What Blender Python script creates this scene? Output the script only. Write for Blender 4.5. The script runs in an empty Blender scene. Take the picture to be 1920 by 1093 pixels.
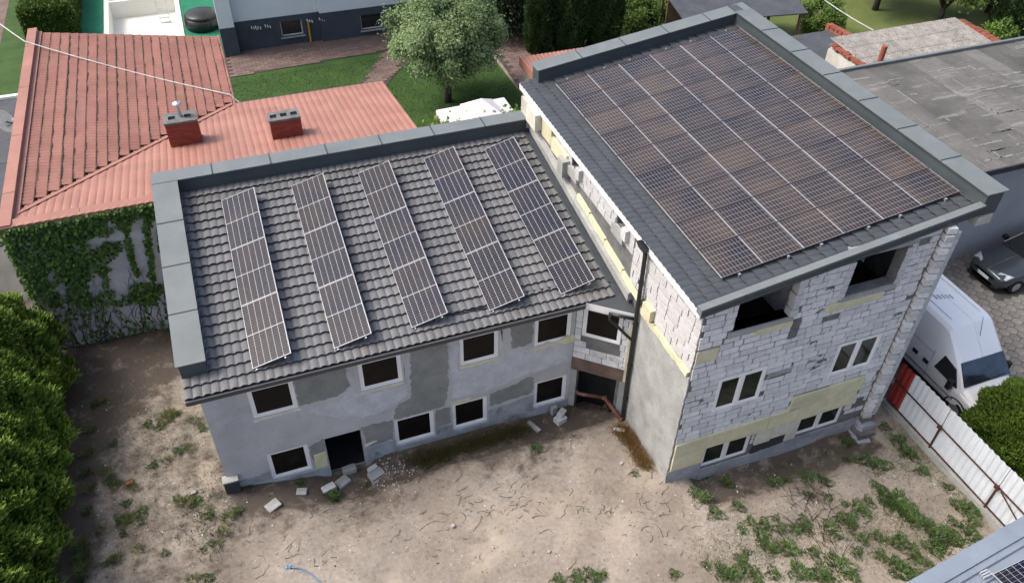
import bpy, math, random
import numpy as np
from mathutils import Vector, Matrix, noise as mnoise
random.seed(7); rng = np.random.default_rng(7)
SC = bpy.context.scene; COL = SC.collection
rad = math.radians

# ------------------------------------------------------------------ camera, sky, sun, exposure
F_PX, PITCH, ROLL, YAW, HC = 1546.55, 0.72431, 0.022236, rad(21.2), 19.72
IW, IH = 1920, 1093
def _cam():
    f = np.array([0, math.cos(PITCH), -math.sin(PITCH)]); u = np.array([0, math.sin(PITCH), math.cos(PITCH)]); r = np.array([1., 0, 0])
    r2 = math.cos(ROLL)*r+math.sin(ROLL)*u; u2 = -math.sin(ROLL)*r+math.cos(ROLL)*u
    Rz = np.array([[math.cos(YAW), -math.sin(YAW), 0], [math.sin(YAW), math.cos(YAW), 0], [0, 0, 1]])
    return np.array([r2, u2, f]) @ Rz
RB = _cam()
cd = bpy.data.cameras.new('camera'); cam = bpy.data.objects.new('camera', cd); COL.objects.link(cam)
cd.sensor_width = 36; cd.lens = F_PX/IW*36; cd.clip_end = 2000
mw = Matrix.Identity(4)
for i in range(3):
    mw[i][0], mw[i][1], mw[i][2] = RB[0][i], RB[1][i], -RB[2][i]
mw[2][3] = HC
cam.matrix_world = mw
SC.camera = cam
SUN_EL, SUN_AZ = rad(52), math.atan2(0.34, -0.94)      # sun stands over the far left
W = bpy.data.worlds.new('World'); SC.world = W; W.use_nodes = True
nt = W.node_tree; nt.nodes.clear()
sky = nt.nodes.new('ShaderNodeTexSky'); sky.sky_type = 'NISHITA'; sky.sun_disc = False
sky.sun_elevation = SUN_EL; sky.sun_rotation = math.pi/2-SUN_AZ
sky.air_density = 1.0; sky.dust_density = 6.0; sky.ozone_density = 1.5
bg = nt.nodes.new('ShaderNodeBackground'); bg.inputs[1].default_value = 0.13
out = nt.nodes.new('ShaderNodeOutputWorld')
nt.links.new(sky.outputs[0], bg.inputs[0]); nt.links.new(bg.outputs[0], out.inputs[0])
sl = bpy.data.lights.new('sun', 'SUN'); sl.energy = 1.35; sl.angle = rad(20); sl.color = (1, .96, .91)
so = bpy.data.objects.new('sun', sl); COL.objects.link(so)
sd = Vector((math.cos(SUN_EL)*math.cos(SUN_AZ), math.cos(SUN_EL)*math.sin(SUN_AZ), math.sin(SUN_EL)))
so.rotation_euler = sd.to_track_quat('Z', 'Y').to_euler(); so.location = (-20, 20, 40)
SC.view_settings.view_transform = 'Standard'; SC.view_settings.look = 'None'
SC.view_settings.exposure = 0.95; SC.view_settings.gamma = 1.0

# ------------------------------------------------------------------ pixel -> place (distance from the plane the thing touches)
def ray(x, y): return RB.T @ np.array([(x-IW/2)/F_PX, -(y-IH/2)/F_PX, 1.])
def on(x, y, n, d):
    k = ray(x, y); o = np.array([0, 0, HC]); n = np.array(n, float); return o+k*((d-n@o)/(n@k))
def pz(x, y, z=0.): return on(x, y, (0, 0, 1), z)
def py(x, y, Y): return on(x, y, (0, 1, 0), Y)
def pxx(x, y, X): return on(x, y, (1, 0, 0), X)

# ------------------------------------------------------------------ materials
MATS = {}
def mat(name, col, col2=None, rough=.85, scale=3., bump=.25, bscale=25., spec=.3, metal=0., rnd=0., detail=6., fine=.12, contrast=(.35, .65), coat=0., trans=0.):
    m = bpy.data.materials.new(name); m.use_nodes = True; n = m.node_tree.nodes; L = m.node_tree.links
    b = n['Principled BSDF']; b.inputs['Roughness'].default_value = rough; b.inputs['Metallic'].default_value = metal
    b.inputs['Specular IOR Level'].default_value = spec
    if coat: b.inputs['Coat Weight'].default_value = coat; b.inputs['Coat Roughness'].default_value = .08
    tc = n.new('ShaderNodeTexCoord')
    if col2 is None: col2 = tuple(c*.8 for c in col)
    no = n.new('ShaderNodeTexNoise'); no.inputs['Scale'].default_value = scale; no.inputs['Detail'].default_value = detail; no.inputs['Roughness'].default_value = .6
    L.new(tc.outputs['Object'], no.inputs['Vector'])
    cr = n.new('ShaderNodeValToRGB'); cr.color_ramp.elements[0].position = contrast[0]; cr.color_ramp.elements[1].position = contrast[1]
    cr.color_ramp.elements[0].color = (*col2, 1); cr.color_ramp.elements[1].color = (*col, 1)
    L.new(no.outputs['Fac'], cr.inputs['Fac']); cur = cr.outputs['Color']
    fn = n.new('ShaderNodeTexNoise'); fn.inputs['Scale'].default_value = bscale; fn.inputs['Detail'].default_value = 4
    L.new(tc.outputs['Object'], fn.inputs['Vector'])
    if fine:
        mr = n.new('ShaderNodeMapRange'); mr.inputs['From Min'].default_value = .3; mr.inputs['From Max'].default_value = .7
        mr.inputs['To Min'].default_value = 1-fine; mr.inputs['To Max'].default_value = 1+fine
        L.new(fn.outputs['Fac'], mr.inputs['Value'])
        mx = n.new('ShaderNodeVectorMath'); mx.operation = 'SCALE'; L.new(cur, mx.inputs[0]); L.new(mr.outputs[0], mx.inputs['Scale']); cur = mx.outputs[0]
    if rnd:
        oi = n.new('ShaderNodeObjectInfo'); mr = n.new('ShaderNodeMapRange'); mr.inputs['To Min'].default_value = 1-rnd; mr.inputs['To Max'].default_value = 1+rnd
        L.new(oi.outputs['Random'], mr.inputs['Value'])
        mx = n.new('ShaderNodeVectorMath'); mx.operation = 'SCALE'; L.new(cur, mx.inputs[0]); L.new(mr.outputs[0], mx.inputs['Scale']); cur = mx.outputs[0]
    L.new(cur, b.inputs['Base Color'])
    if bump:
        bp = n.new('ShaderNodeBump'); bp.inputs['Strength'].default_value = bump; bp.inputs['Distance'].default_value = .02
        L.new(fn.outputs['Fac'], bp.inputs['Height']); L.new(bp.outputs[0], b.inputs['Normal'])
    MATS[name] = m; return m
def overlay(m, col, scale, lo, hi, detail=4., amount=1., stretch=None, seed=0.):
    """mix a second noise-shaped colour over a material's base colour (stains, moss, rust)"""
    n = m.node_tree.nodes; L = m.node_tree.links; b = n['Principled BSDF']
    prev = b.inputs['Base Color'].links[0].from_socket
    tc = n.new('ShaderNodeTexCoord'); mp = n.new('ShaderNodeMapping'); mp.inputs['Location'].default_value = (seed, seed*1.7, seed*.6)
    if stretch: mp.inputs['Scale'].default_value = stretch
    L.new(tc.outputs['Object'], mp.inputs['Vector'])
    no = n.new('ShaderNodeTexNoise'); no.inputs['Scale'].default_value = scale; no.inputs['Detail'].default_value = detail; no.inputs['Roughness'].default_value = .65
    L.new(mp.outputs[0], no.inputs['Vector'])
    mr = n.new('ShaderNodeMapRange'); mr.inputs['From Min'].default_value = lo; mr.inputs['From Max'].default_value = hi; mr.inputs['To Max'].default_value = amount
    L.new(no.outputs['Fac'], mr.inputs['Value'])
    mx = n.new('ShaderNodeMix'); mx.data_type = 'RGBA'
    L.new(mr.outputs[0], mx.inputs['Factor']); L.new(prev, mx.inputs['A']); mx.inputs['B'].default_value = (*col, 1)
    L.new(mx.outputs['Result'], b.inputs['Base Color'])
    return m
def leafmat(name, c1, c2, rough=.6, trans=.25):
    """foliage: colour from a per-leaf tint, a little light through the blade"""
    m = bpy.data.materials.new(name); m.use_nodes = True; n = m.node_tree.nodes; L = m.node_tree.links
    b = n['Principled BSDF']; b.inputs['Roughness'].default_value = rough; b.inputs['Specular IOR Level'].default_value = .25
    at = n.new('ShaderNodeAttribute'); at.attribute_name = 'tint'
    mx = n.new('ShaderNodeMix'); mx.data_type = 'RGBA'; mx.inputs['A'].default_value = (*c1, 1); mx.inputs['B'].default_value = (*c2, 1)
    L.new(at.outputs['Fac'], mx.inputs['Factor'])
    oi = n.new('ShaderNodeObjectInfo'); mr = n.new('ShaderNodeMapRange'); mr.inputs['To Min'].default_value = .85; mr.inputs['To Max'].default_value = 1.15
    L.new(oi.outputs['Random'], mr.inputs['Value'])
    sv = n.new('ShaderNodeVectorMath'); sv.operation = 'SCALE'; L.new(mx.outputs['Result'], sv.inputs[0]); L.new(mr.outputs[0], sv.inputs['Scale'])
    L.new(sv.outputs[0], b.inputs['Base Color'])
    tr = n.new('ShaderNodeBsdfTranslucent'); L.new(sv.outputs[0], tr.inputs['Color'])
    ms = n.new('ShaderNodeMixShader'); ms.inputs[0].default_value = trans
    L.new(b.outputs[0], ms.inputs[1]); L.new(tr.outputs[0], ms.inputs[2]); L.new(ms.outputs[0], n['Material Output'].inputs['Surface'])
    MATS[name] = m; return m

mat('sand', (.29, .255, .215), (.205, .172, .14), scale=.55, bscale=9, bump=.5, fine=.16, detail=9)
overlay(MATS['sand'], (.17, .137, .108), .35, .52, .7, detail=8, amount=.7, seed=3)
overlay(MATS['sand'], (.375, .315, .25), .55, .53, .7, detail=6, amount=.7, seed=11)
overlay(MATS['sand'], (.12, .098, .077), 5, .56, .68, detail=9, amount=.6, seed=5)
overlay(MATS['sand'], (.10, .083, .067), 26, .58, .68, detail=5, amount=.55, seed=15)
overlay(MATS['sand'], (.48, .43, .37), 34, .64, .7, detail=4, amount=.5, seed=25)
overlay(MATS['sand'], (.11, .115, .05), 1.1, .60, .75, detail=10, amount=.35, seed=31)
def soil_shade_mix():  # the attribute carries dark soil and also painted shade on the ground
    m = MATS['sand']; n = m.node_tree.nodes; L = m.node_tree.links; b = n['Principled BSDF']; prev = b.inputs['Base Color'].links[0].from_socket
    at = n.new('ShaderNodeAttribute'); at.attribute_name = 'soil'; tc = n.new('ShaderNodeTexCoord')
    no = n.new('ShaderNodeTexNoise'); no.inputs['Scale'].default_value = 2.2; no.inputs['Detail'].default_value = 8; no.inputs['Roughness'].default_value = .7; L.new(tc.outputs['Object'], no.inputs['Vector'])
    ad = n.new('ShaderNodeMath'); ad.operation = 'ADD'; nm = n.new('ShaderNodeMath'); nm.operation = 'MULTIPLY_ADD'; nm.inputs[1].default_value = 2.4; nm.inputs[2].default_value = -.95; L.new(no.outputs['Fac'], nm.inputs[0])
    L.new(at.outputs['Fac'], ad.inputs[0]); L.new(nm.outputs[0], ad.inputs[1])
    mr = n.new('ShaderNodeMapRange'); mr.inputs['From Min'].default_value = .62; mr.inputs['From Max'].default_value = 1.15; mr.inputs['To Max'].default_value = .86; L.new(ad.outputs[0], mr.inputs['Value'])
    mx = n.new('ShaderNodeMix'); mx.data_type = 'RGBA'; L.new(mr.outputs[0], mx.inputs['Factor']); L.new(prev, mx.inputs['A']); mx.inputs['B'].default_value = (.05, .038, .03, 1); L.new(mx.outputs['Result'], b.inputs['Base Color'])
soil_shade_mix()
mat('humus', (.07, .05, .04), (.035, .026, .02), scale=1.2, bscale=14, bump=.6, fine=.3)
mat('tile_grey', (.15, .15, .153), (.115, .115, .118), rough=.42, scale=2.2, bscale=60, bump=.04, spec=.4, fine=.06, rnd=.07)
overlay(MATS['tile_grey'], (.17, .165, .145), 1.1, .58, .75, detail=8, amount=.55, seed=4)
mat('tile_dark', (.068, .075, .083), (.053, .058, .065), rough=.38, scale=2, bscale=60, bump=.04, spec=.45, fine=.06)
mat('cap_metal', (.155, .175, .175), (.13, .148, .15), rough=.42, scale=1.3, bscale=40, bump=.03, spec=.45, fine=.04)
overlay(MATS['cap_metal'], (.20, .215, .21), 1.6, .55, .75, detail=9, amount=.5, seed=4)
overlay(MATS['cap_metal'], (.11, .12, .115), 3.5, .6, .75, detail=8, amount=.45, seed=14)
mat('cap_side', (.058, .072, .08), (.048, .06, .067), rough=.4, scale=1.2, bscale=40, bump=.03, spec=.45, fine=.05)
mat('fascia', (.055, .062, .072), (.042, .048, .055), rough=.4, scale=2, bscale=50, bump=.03, spec=.4)
mat('plaster', (.46, .465, .47), (.36, .368, .378), rough=.9, scale=.9, bscale=22, bump=.18, fine=.07, detail=8)
overlay(MATS['plaster'], (.22, .235, .25), 1.5, .6, .78, detail=8, amount=.6, seed=6, stretch=(1, 1, .5))
overlay(MATS['plaster'], (.5, .53, .57), .7, .58, .72, detail=9, amount=.7, seed=9)
mat('render_dark', (.25, .26, .245), (.19, .2, .19), rough=.95, scale=1.6, bscale=26, bump=.25, fine=.1)
mat('render_light', (.52, .54, .57), (.39, .41, .435), rough=.9, scale=2.2, bscale=24, bump=.2, fine=.08, detail=9)
mat('plinth', (.36, .385, .415), (.23, .245, .26), rough=.92, scale=1.3, bscale=20, bump=.25, fine=.1, detail=8)
overlay(MATS['plinth'], (.09, .085, .08), 2.2, .55, .72, detail=8, amount=.8, seed=2)
mat('concrete', (.36, .365, .35), (.25, .255, .245), rough=.92, scale=1.4, bscale=22, bump=.25, fine=.1, detail=8)
overlay(MATS['concrete'], (.17, .17, .16), 2.0, .58, .74, detail=8, amount=.6, seed=8)
mat('mortar', (.17, .17, .167), (.11, .11, .11), rough=.95, scale=2.5, bscale=28, bump=.4, fine=.16)
mat('block', (.66, .66, .665), (.47, .475, .485), rough=.92, scale=4.5, bscale=40, bump=.3, rnd=.13, fine=.07, detail=7, contrast=(.3, .55))
overlay(MATS['block'], (.22, .22, .22), 5, .6, .68, detail=6, amount=.75, seed=2)
mat('block_white', (.53, .53, .53), (.42, .42, .42), rough=.92, scale=3, bscale=40, bump=.25, rnd=.07, fine=.05)
overlay(MATS['block_white'], (.33, .33, .32), 4, .63, .7, detail=6, amount=.7, seed=12)
mat('foam', (.62, .585, .40), (.52, .485, .33), rough=.9, scale=3, bscale=40, bump=.15, rnd=.08, fine=.06)
mat('foam_white', (.62, .61, .53), (.5, .49, .41), rough=.9, scale=3, bscale=40, bump=.15, rnd=.05)
mat('bitumen', (.05, .052, .056), (.035, .036, .04), rough=.7, scale=4, bscale=40, bump=.3)
mat('pvc', (.80, .80, .79), (.74, .74, .73), rough=.35, scale=2, bscale=30, bump=0, fine=.02, spec=.45)
mat('pane_brown', (.012, .010, .0085), (.008, .007, .006), rough=.2, scale=3, bump=0, fine=.1, spec=.1)
mat('pane_green_reflect', (.016, .024, .019), (.008, .011, .010), rough=.08, scale=1.2, bump=0, fine=.1, spec=.3)  # green in the base colour stands in for reflected greenery
mat('room_shade', (.03, .029, .027), (.02, .02, .019), rough=.95, scale=2)  # near-black colour stands in for the darkness of unlit rooms
mat('black_metal', (.018, .019, .021), (.013, .014, .015), rough=.4, scale=2, bump=0, spec=.45)
mat('alu', (.55, .56, .58), (.48, .49, .5), rough=.35, scale=4, bump=0, metal=.7, fine=.04)
mat('panel_frame', (.46, .47, .49), (.4, .41, .43), rough=.35, scale=4, bump=0, metal=.3, fine=.03)
mat('panel_frame_dark', (.07, .07, .075), (.05, .05, .055), rough=.35, scale=4, bump=0, metal=.3, fine=.03)
mat('panel_back', (.5, .5, .52), rough=.6, bump=0)
mat('red_metal', (.35, .17, .13), (.285, .134, .103), rough=.55, scale=.9, bscale=30, bump=.05, spec=.35, fine=.05, detail=8, rnd=.05)
overlay(MATS['red_metal'], (.22, .135, .10), 1.3, .54, .74, detail=9, amount=.55, seed=4)
mat('red_tile', (.30, .135, .103), (.235, .102, .078), rough=.6, scale=1.1, bscale=30, bump=.05, spec=.35, fine=.07, detail=8, rnd=.09)
overlay(MATS['red_tile'], (.17, .125, .075), .9, .56, .74, detail=8, amount=.6, seed=7, stretch=(3, .5, 1))
mat('moss', (.085, .08, .045), (.05, .048, .03), rough=.95, scale=5, bscale=60, bump=.3)
mat('brick_red', (.29, .065, .042), (.22, .048, .033), rough=.85, scale=4, bscale=50, bump=.2, rnd=.18, fine=.1)
mat('brick_mortar', (.20, .10, .08), (.15, .08, .065), rough=.95, scale=6)
mat('clay_tile', (.26, .085, .05), (.19, .06, .04), rough=.85, scale=4, bscale=30, bump=.2, rnd=.15)
mat('white_wall', (.72, .76, .78), (.66, .70, .72), rough=.85, scale=.6, bscale=30, bump=.06, fine=.03)
mat('plinth_dark', (.065, .078, .098), (.052, .062, .078), rough=.85, scale=2, bscale=30, bump=.1, fine=.08)
mat('white_old', (.50, .49, .45), (.38, .37, .33), rough=.9, scale=1.2, bscale=20, bump=.2, detail=8)
overlay(MATS['white_old'], (.2, .18, .13), 2, .58, .75, detail=8, amount=.6, seed=2)
mat('wall_ivyside', (.43, .44, .46), (.34, .35, .37), rough=.9, scale=1.1, bscale=20, bump=.15, detail=8)
mat('lawn', (.048, .098, .022), (.03, .066, .016), rough=.9, scale=1.0, bscale=45, bump=.6, fine=.3, detail=9)
mat('lawn_dry', (.12, .145, .04), (.07, .1, .03), rough=.9, scale=.5, bscale=30, bump=.6, fine=.3, detail=9)
mat('paver', (.19, .135, .115), (.13, .095, .085), rough=.9, scale=1.5, bscale=25, bump=.25, rnd=.2, fine=.15)
mat('paver_joint', (.085, .068, .058), (.06, .05, .043), rough=.95, scale=3)
mat('hex_concrete', (.225, .21, .19), (.165, .152, .135), rough=.92, scale=2.5, bscale=30, bump=.3, rnd=.14, fine=.12)
mat('asphalt', (.085, .08, .073), (.055, .052, .047), rough=.95, scale=1.2, bscale=20, bump=.4, fine=.2)
mat('felt', (.13, .128, .12), (.088, .087, .082), rough=.9, scale=.8, bscale=18, bump=.3, fine=.14, rnd=.26, detail=9)
overlay(MATS['felt'], (.28, .275, .26), 1.0, .56, .7, detail=9, amount=.6, seed=3, stretch=(.5, 2.2, 1))
mat('felt_seam', (.235, .23, .22), (.14, .137, .13), rough=.9, scale=2.5, bscale=30, bump=.2)
mat('eternit', (.27, .26, .245), (.18, .172, .162), rough=.95, scale=1.6, bscale=24, bump=.3, fine=.15, rnd=.08, detail=8)
overlay(MATS['eternit'], (.12, .09, .065), 5, .56, .64, detail=6, amount=.8, seed=4)
mat('corr_white', (.60, .645, .69), (.52, .565, .61), rough=.5, scale=1.2, bscale=30, bump=.05, fine=.04)
overlay(MATS['corr_white'], (.3, .2, .15), 2.5, .64, .74, detail=8, amount=.5, seed=5, stretch=(1, 3, .6))
mat('rust', (.085, .035, .026), (.045, .02, .016), rough=.85, scale=6, bscale=50, bump=.3)
mat('red_sheet', (.33, .045, .035), (.25, .035, .028), rough=.5, scale=3, bump=.05)
mat('blue_metal', (.20, .235, .285), (.165, .195, .24), rough=.42, scale=1.2, bscale=40, bump=.03, spec=.45, fine=.05)
mat('pool_white', (.74, .73, .68), (.66, .65, .58), rough=.7, scale=.6, bscale=20, bump=.05)
mat('pool_floor', (.60, .58, .50), (.5, .48, .4), rough=.75, scale=.8, bscale=12, bump=.05)
mat('green_felt', (.012, .16, .085), (.009, .115, .062), rough=.85, scale=.8, bscale=30, bump=.15, detail=8)
mat('tub_black', (.02, .021, .022), (.012, .013, .013), rough=.35, scale=3, bscale=8, bump=.3, spec=.4)
mat('tent_white', (.74, .70, .70), (.68, .645, .65), rough=.7, scale=1, bscale=6, bump=.1, fine=.03)
mat('bark', (.055, .045, .038), (.03, .026, .022), rough=.95, scale=5, bscale=30, bump=.6, fine=.2)
mat('yellow_paint', (.6, .34, .02), rough=.5, bump=0)
mat('wood_old', (.17, .12, .085), (.10, .07, .05), rough=.9, scale=3, bscale=30, bump=.4, detail=8)
mat('lintel_rust', (.155, .115, .095), (.09, .065, .055), rough=.95, scale=2.5, bscale=30, bump=.5, detail=8)
overlay(MATS['lintel_rust'], (.28, .10, .05), 1.8, .56, .7, detail=5, amount=.8, seed=3)
mat('pipe_red', (.20, .075, .05), (.12, .05, .04), rough=.55, scale=5, bscale=20, bump=.1)
overlay(MATS['pipe_red'], (.38, .34, .30), 4, .56, .66, amount=.7, seed=6)
mat('van_paint', (.86, .87, .87), (.82, .83, .83), rough=.28, scale=.5, bump=0, fine=.01, spec=.5, coat=.5)
mat('car_paint', (.055, .066, .075), (.05, .06, .068), rough=.25, scale=.5, bump=0, fine=.01, metal=.4, coat=.8)
mat('glass_dark', (.02, .024, .028), (.012, .014, .016), rough=.04, scale=1, bump=0, fine=0, spec=.7)
mat('glass_sky_reflect', (.05, .075, .12), (.02, .024, .03), rough=.04, scale=1.6, bump=0, fine=0, spec=.7)  # blue patches paint a sky reflection into the windscreen
mat('plastic_black', (.02, .02, .021), rough=.6, bump=.05)
mat('lamp_glass', (.5, .52, .54), (.3, .32, .33), rough=.12, scale=9, bump=0, spec=.6)
mat('rubber', (.018, .018, .018), rough=.85, bump=.1)
mat('plate_white', (.7, .7, .68), rough=.5, bump=0)
mat('blue_plate', (.03, .08, .35), rough=.5, bump=0)
mat('cable_white', (.6, .6, .58), rough=.6, bump=0)
mat('cable_grey', (.3, .3, .3), rough=.6, bump=0)
mat('dish_grey', (.58, .6, .61), rough=.5, bump=0)
mat('foil_blue', (.12, .22, .38), (.2, .3, .42), rough=.4, scale=6, bump=.2)
mat('wall_concrete_blue', (.40, .40, .40), (.33, .33, .335), rough=.9, scale=.6, bscale=20, bump=.15, detail=8)
mat('root', (.055, .04, .03), (.03, .023, .018), rough=.95, scale=5)
mat('rubble', (.42, .41, .39), (.3, .29, .27), rough=.95, scale=8, rnd=.2)
mat('tarp', (.075, .082, .095), (.055, .06, .07), rough=.8, scale=1.2, bscale=10, bump=.3)
leafmat('leaf_pear', (.085, .14, .05), (.27, .36, .17), trans=.3)
leafmat('leaf_dark', (.012, .024, .012), (.03, .05, .022), trans=.1)
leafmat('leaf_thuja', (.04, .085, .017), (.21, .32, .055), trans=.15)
leafmat('leaf_thuja_far', (.018, .042, .016), (.055, .095, .03), trans=.12)
leafmat('leaf_ball', (.035, .07, .014), (.12, .19, .028), trans=.15)
leafmat('leaf_bush', (.045, .09, .018), (.15, .24, .045), trans=.25)
leafmat('leaf_ivy', (.016, .042, .011), (.085, .16, .028), trans=.2)
leafmat('leaf_vine', (.07, .14, .02), (.22, .33, .05), trans=.3)
leafmat('leaf_weed', (.022, .052, .014), (.105, .17, .045), trans=.25)
leafmat('leaf_grass', (.05, .085, .022), (.19, .205, .07), trans=.3)
leafmat('leaf_dry', (.14, .075, .03), (.30, .19, .08), trans=.2)
leafmat('leaf_drygreen', (.07, .06, .022), (.15, .13, .045), trans=.2)

def panel_mat(name, rot):
    """glass over half-cut cells: white grid from the panel's own metres"""
    m = bpy.data.materials.new(name); m.use_nodes = True; n = m.node_tree.nodes; L = m.node_tree.links
    b = n['Principled BSDF']; b.inputs['Roughness'].default_value = .12; b.inputs['Specular IOR Level'].default_value = .32
    tc = n.new('ShaderNodeTexCoord'); sp = n.new('ShaderNodeSeparateXYZ'); L.new(tc.outputs['Object'], sp.inputs[0])
    def line(sock, pitch, off, half):
        a = n.new('ShaderNodeMath'); a.operation = 'MULTIPLY_ADD'; a.inputs[1].default_value = 1/pitch; a.inputs[2].default_value = off/pitch+.5; L.new(sock, a.inputs[0])
        f = n.new('ShaderNodeMath'); f.operation = 'FRACT'; L.new(a.outputs[0], f.inputs[0])
        s = n.new('ShaderNodeMath'); s.operation = 'SUBTRACT'; s.inputs[1].default_value = .5; L.new(f.outputs[0], s.inputs[0])
        ab = n.new('ShaderNodeMath'); ab.operation = 'ABSOLUTE'; L.new(s.outputs[0], ab.inputs[0])
        lt = n.new('ShaderNodeMath'); lt.operation = 'LESS_THAN'; lt.inputs[1].default_value = half/pitch; L.new(ab.outputs[0], lt.inputs[0]); return lt.outputs[0]
    l1 = line(sp.outputs['X'], PWID/6.12, 0, .0046 if rot == 0 else .0042); l2 = line(sp.outputs['Y'], PLEN/24.6, 0, .0015 if rot == 0 else .0036)
    mxm = n.new('ShaderNodeMath'); mxm.operation = 'MAXIMUM'; L.new(l1, mxm.inputs[0])
    sc2 = n.new('ShaderNodeMath'); sc2.operation = 'MULTIPLY'; sc2.inputs[1].default_value = .75 if rot == 0 else 1.; L.new(l2, sc2.inputs[0]); L.new(sc2.outputs[0], mxm.inputs[1])
    oi = n.new('ShaderNodeObjectInfo')
    no = n.new('ShaderNodeTexNoise'); no.inputs['Scale'].default_value = .55; no.inputs['Detail'].default_value = 3; L.new(tc.outputs['Object'], no.inputs['Vector'])
    no.noise_dimensions = '4D'
    wm = n.new('ShaderNodeMath'); wm.operation = 'MULTIPLY'; wm.inputs[1].default_value = 37.; L.new(oi.outputs['Random'], wm.inputs[0]); L.new(wm.outputs[0], no.inputs['W'])
    cr = n.new('ShaderNodeValToRGB'); e = cr.color_ramp.elements  # brown end of the ramp paints a faint sky sheen on the cells
    e[0].position = .38; e[1].position = .66
    if rot == 0: e[0].color = (.006, .009, .021, 1); e[1].color = (.024, .019, .020, 1)
    else: e[0].color = (.020, .019, .026, 1); e[1].color = (.062, .046, .039, 1)
    L.new(no.outputs['Fac'], cr.inputs['Fac'])
    mx = n.new('ShaderNodeMix'); mx.data_type = 'RGBA'; L.new(mxm.outputs[0], mx.inputs['Factor']); L.new(cr.outputs[0], mx.inputs['A']); mx.inputs['B'].default_value = (.46, .45, .45, 1) if rot == 0 else (.25, .235, .23, 1)
    L.new(mx.outputs['Result'], b.inputs['Base Color']); MATS[name] = m
PWID, PLEN = 1.134, 2.278
panel_mat('cells_low', 0); panel_mat('cells_high', 1)

# ------------------------------------------------------------------ mesh helpers
def new_mesh(name, v, f, m, smooth=False):
    me = bpy.data.meshes.new(name); me.from_pydata([tuple(map(float, p)) for p in v], [], f)
    if m: me.materials.append(MATS[m])
    if smooth: me.polygons.foreach_set('use_smooth', [True]*len(me.polygons))
    me.update(); return me
def link(name, me, parent=None):
    o = bpy.data.objects.new(name, me); COL.objects.link(o)
    if parent is not None:
        o.parent = parent
        if parent.parent is None: o.matrix_parent_inverse = parent.matrix_basis.inverted()
    return o
def tag(o, label, cat, group=None):
    o['label'] = label; o['category'] = cat
    if group: o['group'] = group
    return o
def thing(name, label, cat, loc, group=None):
    o = bpy.data.objects.new(name, None); COL.objects.link(o); o.location = Vector([float(a) for a in loc]); o.empty_display_size = .3
    o.matrix_basis = Matrix.Translation(o.location)
    return tag(o, label, cat, group)
class G:
    """collects faces for ONE mesh object"""
    def __init__(s): s.v = []; s.f = []
    def add(s, v, f):
        b = len(s.v); s.v += [tuple(p) for p in v]; s.f += [tuple(i+b for i in q) for q in f]; return s
    def box(s, x0, x1, y0, y1, z0, z1):
        return s.add([(x0, y0, z0), (x1, y0, z0), (x1, y1, z0), (x0, y1, z0), (x0, y0, z1), (x1, y0, z1), (x1, y1, z1), (x0, y1, z1)], BOXF)
    def hexa(s, p): return s.add(p, BOXF)          # eight corners, bottom ring then top ring
    def obox(s, c, ax, ay, az, sx, sy, sz):
        c = np.array(c, float); ax, ay, az = [np.array(a, float) for a in (ax, ay, az)]
        p = [c+ax*i*sx/2+ay*j*sy/2+az*k*sz/2 for k in (-1, 1) for i, j in ((-1, -1), (1, -1), (1, 1), (-1, 1))]
        return s.hexa(p)
    def poly(s, pts, t):
        """planar polygon pts extruded by vector t"""
        n = len(pts); t = np.array(t, float); a = [np.array(p, float) for p in pts]
        return s.add(a+[p+t for p in a], [tuple(range(n))[::-1], tuple(range(n, 2*n))]+[(i, (i+1) % n, n+(i+1) % n, n+i) for i in range(n)])
    def tube(s, pts, r, n=8, caps=True):
        pts = [np.array(p, float) for p in pts]; rs = r if hasattr(r, '__len__') else [r]*len(pts); v = []; f = []
        prev = None
        for i, p in enumerate(pts):
            d = pts[min(i+1, len(pts)-1)]-pts[max(i-1, 0)]; d = d/(np.linalg.norm(d)+1e-9)
            if prev is None:
                a = np.cross(d, (0, 0, 1.)) if abs(d[2]) < .9 else np.cross(d, (1., 0, 0))
            else: a = prev-d*(prev@d)
            a = a/(np.linalg.norm(a)+1e-9); prev = a; b = np.cross(d, a)
            v += [p+rs[i]*(math.cos(2*math.pi*k/n)*a+math.sin(2*math.pi*k/n)*b) for k in range(n)]
        for i in range(len(pts)-1):
            for k in range(n): f.append((i*n+k, i*n+(k+1) % n, (i+1)*n+(k+1) % n, (i+1)*n+k))
        if caps: f += [tuple(range(n))[::-1], tuple(range((len(pts)-1)*n, len(pts)*n))]
        return s.add(v, f)
    def lathe(s, c, prof, n=24, cap=True):
        v = []; f = []
        for r, z in prof: v += [(c[0]+r*math.cos(2*math.pi*k/n), c[1]+r*math.sin(2*math.pi*k/n), c[2]+z) for k in range(n)]
        for i in range(len(prof)-1):
            for k in range(n): f.append((i*n+k, i*n+(k+1) % n, (i+1)*n+(k+1) % n, (i+1)*n+k))
        if cap: f += [tuple(range(n))[::-1], tuple(range((len(prof)-1)*n, len(prof)*n))]
        return s.add(v, f)
    def put(s, name, m, parent=None, smooth=False, kind=None):
        o = link(name, new_mesh(name, s.v, s.f, m, smooth), parent)
        if kind: o['kind'] = kind
        return o
BOXF = [(3, 2, 1, 0), (4, 5, 6, 7), (0, 1, 5, 4), (1, 2, 6, 5), (2, 3, 7, 6), (3, 0, 4, 7)]
def rects_minus(x0, x1, y0, y1, holes):
    xs = sorted({x0, x1, *[min(max(h[i], x0), x1) for h in holes for i in (0, 1)]}); ys = sorted({y0, y1, *[min(max(h[i], y0), y1) for h in holes for i in (2, 3)]})
    r = []
    for a, b in zip(xs, xs[1:]):
        for c, d in zip(ys, ys[1:]):
            mx, my = (a+b)/2, (c+d)/2
            if not any(h[0] < mx < h[1] and h[2] < my < h[3] for h in holes): r.append((a, b, c, d))
    return r
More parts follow.
